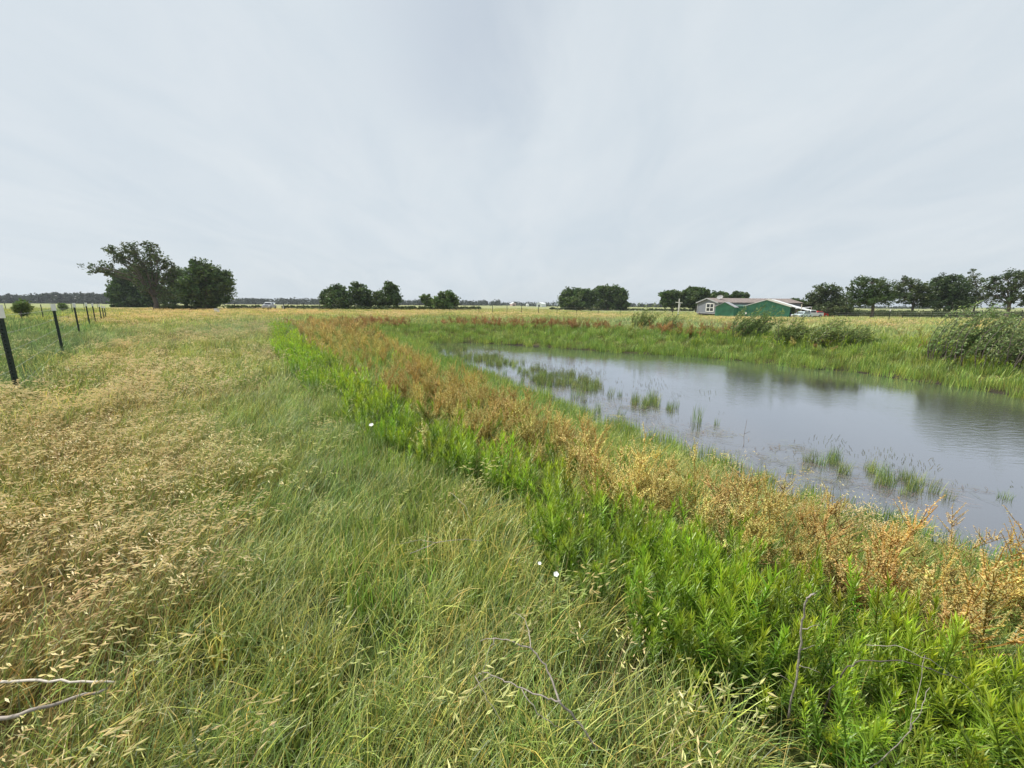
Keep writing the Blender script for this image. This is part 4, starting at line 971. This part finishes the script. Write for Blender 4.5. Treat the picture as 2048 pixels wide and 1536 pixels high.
# ------------------------------------------------------------------ the white cross
cq = PG(1356, 631); ce = empty('wooden_cross', cq, 'tall white wooden cross standing in the field left of the house', 'cross')
a = MB(); a.box((0, 0, 1.9), (.17, .14, 4.0)); a.build('upright', M['white'], ce)
a = MB(); a.box((0, -.0, 3.02), (1.6, .15, .16), Matrix.Rotation(.08, 3, 'Y')); a.build('crossbar', M['white'], ce)
a = MB()
pts = [(0.16, -.12, 2.95), (.2, -.13, 2.6), (.14, -.14, 2.1), (.1, -.12, 1.6), (.3, -.1, 1.15), (.75, -.05, .75)]
a.tube(pts, [.05, .1, .08, .06, .05, .02], 8); a.build('hanging_cloth', M['cloth'], ce)

# ------------------------------------------------------------------ small and far things
def shedlet(name, label, u, v, w, hgt, y, wm, rm, rz=0):
    q = PD(u, v, y); x = q[0]; e = empty(name, (x, y, float(height(x, y))), label, 'building', rz=rz)
    gable(e, -w/2, w/2, 0, w*1.4, 0, hgt*.68, hgt, 0, wm, rm, .2, .1); a = MB(); a.box((0, -.03, hgt*.25), (w*.3, .06, hgt*.5)); a.build('door', M['dark'], e)
shedlet('white_barn', 'distant white barn before the woods left of the tree pair', 1078, 617, 7, 5.2, 470, M['whitemetal'], M['whitemetal'], R(-35))
shedlet('far_house', 'tiny pinkish house far off left of the white barn', 1028, 616, 5, 4.0, 480, plain('pink_wall', (.55, .4, .38), .7), M['whitemetal'], R(20))
e = empty('storage_tank', (*PD(1055, 616, 470)[:2], float(height(*PD(1055, 616, 470)[:2]))), 'tiny rounded white tank between the pink house and white barn', 'tank')
a = MB(); a.tube([(0, 0, 0), (0, 0, 2.2), (0, 0, 3.0), (0, 0, 3.3)], [1.8, 1.8, 1.3, .3], 14); a.build('shell', M['white'], e); a = MB(); a.tube([(1.85, 0, 0), (1.85, 0, 2.4)], .1, 6); a.build('pipe', M['concrete'], e)
q = PG(434, 624); e = empty('feed_box', q, 'small white box lying in the tan field before the round tree', 'box')
a = MB(); a.box((0, 0, .22), (.75, .5, .5), bev=.05, taper=.85); a.build('bin', M['white'], e); a = MB(); a.box((.05, 0, .5), (.85, .55, .06), Matrix.Rotation(.1, 3, 'Y'), bev=.03); a.build('lid', M['concrete'], e)
q = PG(120, 638); e = empty('water_trough', q, 'low dark round trough in the left pasture between the posts', 'trough')
a = MB(); n = 20
a.tube([(0, 0, -.02), (0, 0, .2)], [.62, .65], n); a.build('basin', M['postgreen'], e); a = MB(); a.tube([(0, 0, .19), (0, 0, .215)], .58, n); a.build('water_surface', M['glass'], e)
q = PG(100, 643); a = MB()
for k in range(4): a.tube([(k*.06-.1, 0, .06+.02*(k % 2)), (k*.06-.04, .02, .1)], [.05, .07], 7)
o = a.build('salt_block', M['white']); o.location = q; tag(o, 'small white lump lying in the left pasture grass', 'block')

# ------------------------------------------------------------------ dead wood and stalks in the foreground
def poly3(pts): return [Vector((*P(u, v, z), z)) for u, v, z in pts]
def wood(name, label, cat, branches, mat, mg=None):
    o0 = poly3([branches[0][0][0]])[0]; mb = MB()
    for pts, r0, r1 in branches:
        pp = poly3(pts); fine = []
        for i in range(len(pp)-1):
            for k in range(4):
                t = k/4; q = pp[i].lerp(pp[i+1], t); fine.append(q-o0+Vector((random.gauss(0, .002), random.gauss(0, .002), random.gauss(0, .002))))
        fine.append(pp[-1]-o0); n = len(fine)
        mb.tube(fine, [r0+(r1-r0)*i/(n-1) for i in range(n)], 7)
    o = mb.build(name, M[mat], smooth=True); o.location = o0; return tag(o, label, cat)
wood('fallen_branch', 'grey forked dead branch lying on the foreground grass', 'branch', [
    ([(1195,1500,.14), (1160,1450,.2), (1120,1405,.27), (1100,1350,.3), (1085,1325,.32), (1062,1297,.34), (1020,1282,.35), (990,1276,.32), (960,1283,.26)], .0038, .0013),
    ([(1120,1405,.3), (1090,1395,.3), (1045,1378,.3), (1010,1362,.31), (985,1350,.3), (965,1342,.29), (950,1352,.25)], .0025, .0009),
    ([(1062,1297,.35), (1060,1270,.36), (1050,1240,.35), (1030,1225,.33)], .002, .0007),
    ([(1045,1378,.3), (1075,1425,.27), (1105,1448,.24), (1125,1458,.2)], .0016, .0006),
    ([(950,1352,.25), (975,1400,.22), (1010,1452,.18)], .0014, .0006),
    ([(990,1276,.33), (975,1310,.3), (965,1360,.24)], .0014, .0006),
    ([(985,1350,.3), (960,1365,.27), (930,1400,.22), (920,1440,.16)], .0012, .0005)], 'deadwood')
wood('dry_cane', 'straight whitish dead cane at the lower left edge', 'cane', [([(-80,1361,.2), (60,1362,.22), (140,1363,.22), (228,1364,.2)], .0045, .003)], 'cane')
wood('dry_cane', 'slanting grey dead cane below the whitish one at lower left', 'cane', [([(-60,1452,.2), (40,1428,.22), (120,1404,.22), (215,1377,.18)], .0065, .004)], 'deadwood')
wood('dead_stalk', 'upright fuzzy grey dead stalk with a curled tip among green weeds', 'stalk', [([(1575,1440,.1), (1590,1370,.25), (1600,1300,.38), (1604,1240,.48), (1612,1200,.56), (1622,1188,.58), (1630,1187,.57)], .0032, .0024),
    ([(1600,1300,.38), (1630,1290,.4)], .0012, .0006), ([(1603,1260,.44), (1640,1250,.45)], .0012, .0006), ([(1596,1330,.32), (1640,1345,.3)], .0012, .0006), ([(1590,1370,.25), (1560,1350,.28)], .0012, .0006)], 'deadwood')
wood('dead_stalk', 'dark arching dead stem over the weeds at lower right', 'stalk', [([(1640,1440,.12), (1665,1380,.3), (1690,1340,.4), (1720,1322,.44), (1800,1320,.42), (1880,1345,.38), (1950,1370,.3), (2060,1480,.1)], .0024, .0008)], 'bark')
wood('dead_stalk', 'thin pale arching stem crossing the lower right corner', 'stalk', [([(1730,1292,.42), (1790,1290,.46), (1860,1320,.46), (1930,1370,.4), (2000,1440,.3), (2060,1500,.2)], .0009, .0006)], 'deadwood')
wood('dead_stalk', 'pale forked dead twig at the bottom edge on the right', 'stalk', [([(1720,1550,.15), (1770,1515,.25), (1820,1460,.35), (1840,1420,.4), (1860,1375,.45)], .0014, .0006), ([(1820,1460,.35), (1835,1400,.42), (1850,1310,.5)], .0009, .0005)], 'deadwood')
wood('dead_stalk', 'dark stem leaning on the grass at the left of the weed band', 'stalk', [([(900,985,.2), (930,1010,.26), (945,1050,.2)], .0015, .0008)], 'deadwood')
wood('dead_stalk', 'thin dark dead stem rising from the pond water', 'stalk', [([(1487,893,WZ), (1489,865,WZ+.13), (1494,838,WZ+.27)], .004, .002), ([(1489,868,WZ+.11), (1500,863,WZ+.14)], .003, .002)], 'bark')
wood('dead_stalk', 'pale twig lying along the grass below the weed band', 'stalk', [([(820,1108,.25), (870,1085,.3), (930,1078,.3), (965,1082,.28)], .0018, .0008), ([(870,1085,.3), (840,1080,.3), (790,1090,.26)], .0012, .0006)], 'deadwood')
# white wild flowers
for u, v, lab in ((1112, 1150, 'round white wild flower in the grass near the weed edge'), (1079, 1128, 'half closed white flower beside the round white one'), (743, 851, 'white flower at the foot of the weed band, middle distance')):
    x, y = P(u, v, .3); e = empty('wild_flower', (x, y, .0), lab, 'flower'); s = .011 if v > 900 else .02
    a = MB(); a.tube([(0, 0, 0), (.005, 0, .15), (0, 0, .3)], .0015, 4, (1, 1, 1)); st_ = a.build('stem', M['weed'], e); st_['tint'] = [.12, .2, .05]
    a = MB(); c0 = Vector((0, -.003, .305)); ax = Vector((0, -.5, .85)).normalized(); b1 = Vector((1, 0, 0)); b2 = ax.cross(b1)
    if 'half' in lab: s *= .7
    ring = [c0+(b1*math.cos(k*PI/10)+b2*math.sin(k*PI/10))*s*(1+.08*math.cos(k*PI/2))+ax*s*.35 for k in range(20)]
    a.add([c0]+ring, [(0, k+1, (k+1) % 20+1) for k in range(20)]); pt = a.build('petals', M['white'], e)

# ------------------------------------------------------------------ the air
hz = MB(); hz.box((0, 0, 14), (13000, 13000, 36)); hm_, nt = new_mat('haze')
pv = N(nt, 'ShaderNodeVolumePrincipled'); pv.inputs['Color'].default_value = (.8, .87, .95, 1); pv.inputs['Density'].default_value = .0002; pv.inputs['Anisotropy'].default_value = .2
nt.links.new(pv.outputs[0], N(nt, 'ShaderNodeOutputMaterial').inputs['Volume'])
hz.build('haze', hm_)['kind'] = 'stuff'
# ------------------------------------------------------------------ sky, sun
SUN_EL, SUN_AZ = R(56), R(-62)        # azimuth from +Y towards +X
w = bpy.data.worlds.new('World'); scene.world = w; w.use_nodes = True; nt = w.node_tree; nt.nodes.clear(); L = nt.links
out = N(nt, 'ShaderNodeOutputWorld'); bg = N(nt, 'ShaderNodeBackground'); sky = N(nt, 'ShaderNodeTexSky', sky_type='NISHITA')
sky.sun_disc = False; sky.sun_elevation = SUN_EL; sky.sun_rotation = SUN_AZ; sky.altitude = 100; sky.air_density = 1.0; sky.dust_density = 2.5; sky.ozone_density = 1
tc = N(nt, 'ShaderNodeTexCoord'); sx = N(nt, 'ShaderNodeSeparateXYZ'); L.new(tc.outputs['Generated'], sx.inputs[0])
ab = N(nt, 'ShaderNodeMath', operation='MAXIMUM'); ab.inputs[1].default_value = 0; L.new(sx.outputs['Z'], ab.inputs[0])
dz = N(nt, 'ShaderNodeMath', operation='ADD'); dz.inputs[1].default_value = .22; L.new(ab.outputs[0], dz.inputs[0])
dx = N(nt, 'ShaderNodeMath', operation='DIVIDE'); L.new(sx.outputs['X'], dx.inputs[0]); L.new(dz.outputs[0], dx.inputs[1])
dy = N(nt, 'ShaderNodeMath', operation='DIVIDE'); L.new(sx.outputs['Y'], dy.inputs[0]); L.new(dz.outputs[0], dy.inputs[1])
cb = N(nt, 'ShaderNodeCombineXYZ'); L.new(dx.outputs[0], cb.inputs[0]); L.new(dy.outputs[0], cb.inputs[1])
mp = N(nt, 'ShaderNodeMapping'); mp.inputs['Scale'].default_value = (1.0, .42, 1); mp.inputs['Location'].default_value = (.28, .35, 0); mp.inputs['Rotation'].default_value = (0, 0, R(-8)); L.new(cb.outputs[0], mp.inputs[0])
n1 = N(nt, 'ShaderNodeTexNoise'); n1.inputs['Scale'].default_value = .95; n1.inputs['Detail'].default_value = 5; n1.inputs['Roughness'].default_value = .5; n1.inputs['Distortion'].default_value = .35; L.new(mp.outputs[0], n1.inputs['Vector'])
r1 = N(nt, 'ShaderNodeMapRange'); r1.inputs['From Min'].default_value = .3; r1.inputs['From Max'].default_value = .62; r1.inputs['To Min'].default_value = .9; r1.inputs['To Max'].default_value = .99; L.new(n1.outputs['Fac'], r1.inputs['Value'])
n2 = N(nt, 'ShaderNodeTexNoise'); n2.inputs['Scale'].default_value = 2.6; n2.inputs['Detail'].default_value = 9; n2.inputs['Roughness'].default_value = .6; n2.inputs['Distortion'].default_value = .5; L.new(mp.outputs[0], n2.inputs['Vector'])
cr = N(nt, 'ShaderNodeValToRGB'); cr.color_ramp.elements[0].position = .3; cr.color_ramp.elements[1].position = .7
CS = 1/.1
cr.color_ramp.elements[0].color = (.655*CS, .735*CS, .80*CS, 1); cr.color_ramp.elements[1].color = (.745*CS, .805*CS, .85*CS, 1); L.new(n2.outputs['Fac'], cr.inputs['Fac'])
mx = N(nt, 'ShaderNodeMix', data_type='RGBA'); gd = ray(930, 40); gz = max(gd[2]/np.linalg.norm(gd), 0)+.22; gx, gy = gd[0]/np.linalg.norm(gd)/gz, gd[1]/np.linalg.norm(gd)/gz
gm = N(nt, 'ShaderNodeMapping'); gm.vector_type = 'POINT'; gm.inputs['Location'].default_value = (-gx*2.6, -gy*1.05, 0); gm.inputs['Scale'].default_value = (2.6, 1.05, 1)
L.new(cb.outputs[0], gm.inputs[0]); ln = N(nt, 'ShaderNodeVectorMath', operation='LENGTH')
wn = N(nt, 'ShaderNodeVectorMath', operation='MULTIPLY_ADD'); wn.inputs[1].default_value = (1.2, 1.2, 0); L.new(n2.outputs['Color'], wn.inputs[0]); L.new(gm.outputs[0], wn.inputs[2])
wo2 = N(nt, 'ShaderNodeVectorMath', operation='SUBTRACT'); wo2.inputs[1].default_value = (.6, .6, 0); L.new(wn.outputs[0], wo2.inputs[0]); L.new(wo2.outputs[0], ln.inputs[0])
gr = N(nt, 'ShaderNodeMapRange', interpolation_type='SMOOTHSTEP'); gr.inputs['From Min'].default_value = 0; gr.inputs['From Max'].default_value = 1.0; gr.inputs['To Min'].default_value = .24; gr.inputs['To Max'].default_value = 0; L.new(ln.outputs['Value'], gr.inputs['Value'])
sb = N(nt, 'ShaderNodeMath', operation='SUBTRACT'); L.new(r1.outputs[0], sb.inputs[0]); L.new(gr.outputs[0], sb.inputs[1])
L.new(sb.outputs[0], mx.inputs['Factor']); L.new(sky.outputs[0], mx.inputs['A']); L.new(cr.outputs[0], mx.inputs['B'])
L.new(mx.outputs['Result'], bg.inputs['Color']); bg.inputs['Strength'].default_value = .1; L.new(bg.outputs[0], out.inputs[0])
sd = bpy.data.lights.new('sun', 'SUN'); so = bpy.data.objects.new('sun', sd); COL.objects.link(so)
sd.energy = 4.9; sd.angle = R(2.5); sd.color = (1, .95, .86)
dirv = Vector((math.sin(SUN_AZ)*math.cos(SUN_EL), math.cos(SUN_AZ)*math.cos(SUN_EL), math.sin(SUN_EL)))
so.rotation_euler = dirv.to_track_quat('Z', 'Y').to_euler()
scene.view_settings.view_transform = 'Standard'; scene.view_settings.look = 'None'; scene.view_settings.gamma = 1; scene.view_settings.exposure = 0
scene.cycles.max_bounces = 4; scene.cycles.diffuse_bounces = 2; scene.cycles.glossy_bounces = 2; scene.cycles.transmission_bounces = 3; scene.cycles.transparent_max_bounces = 4
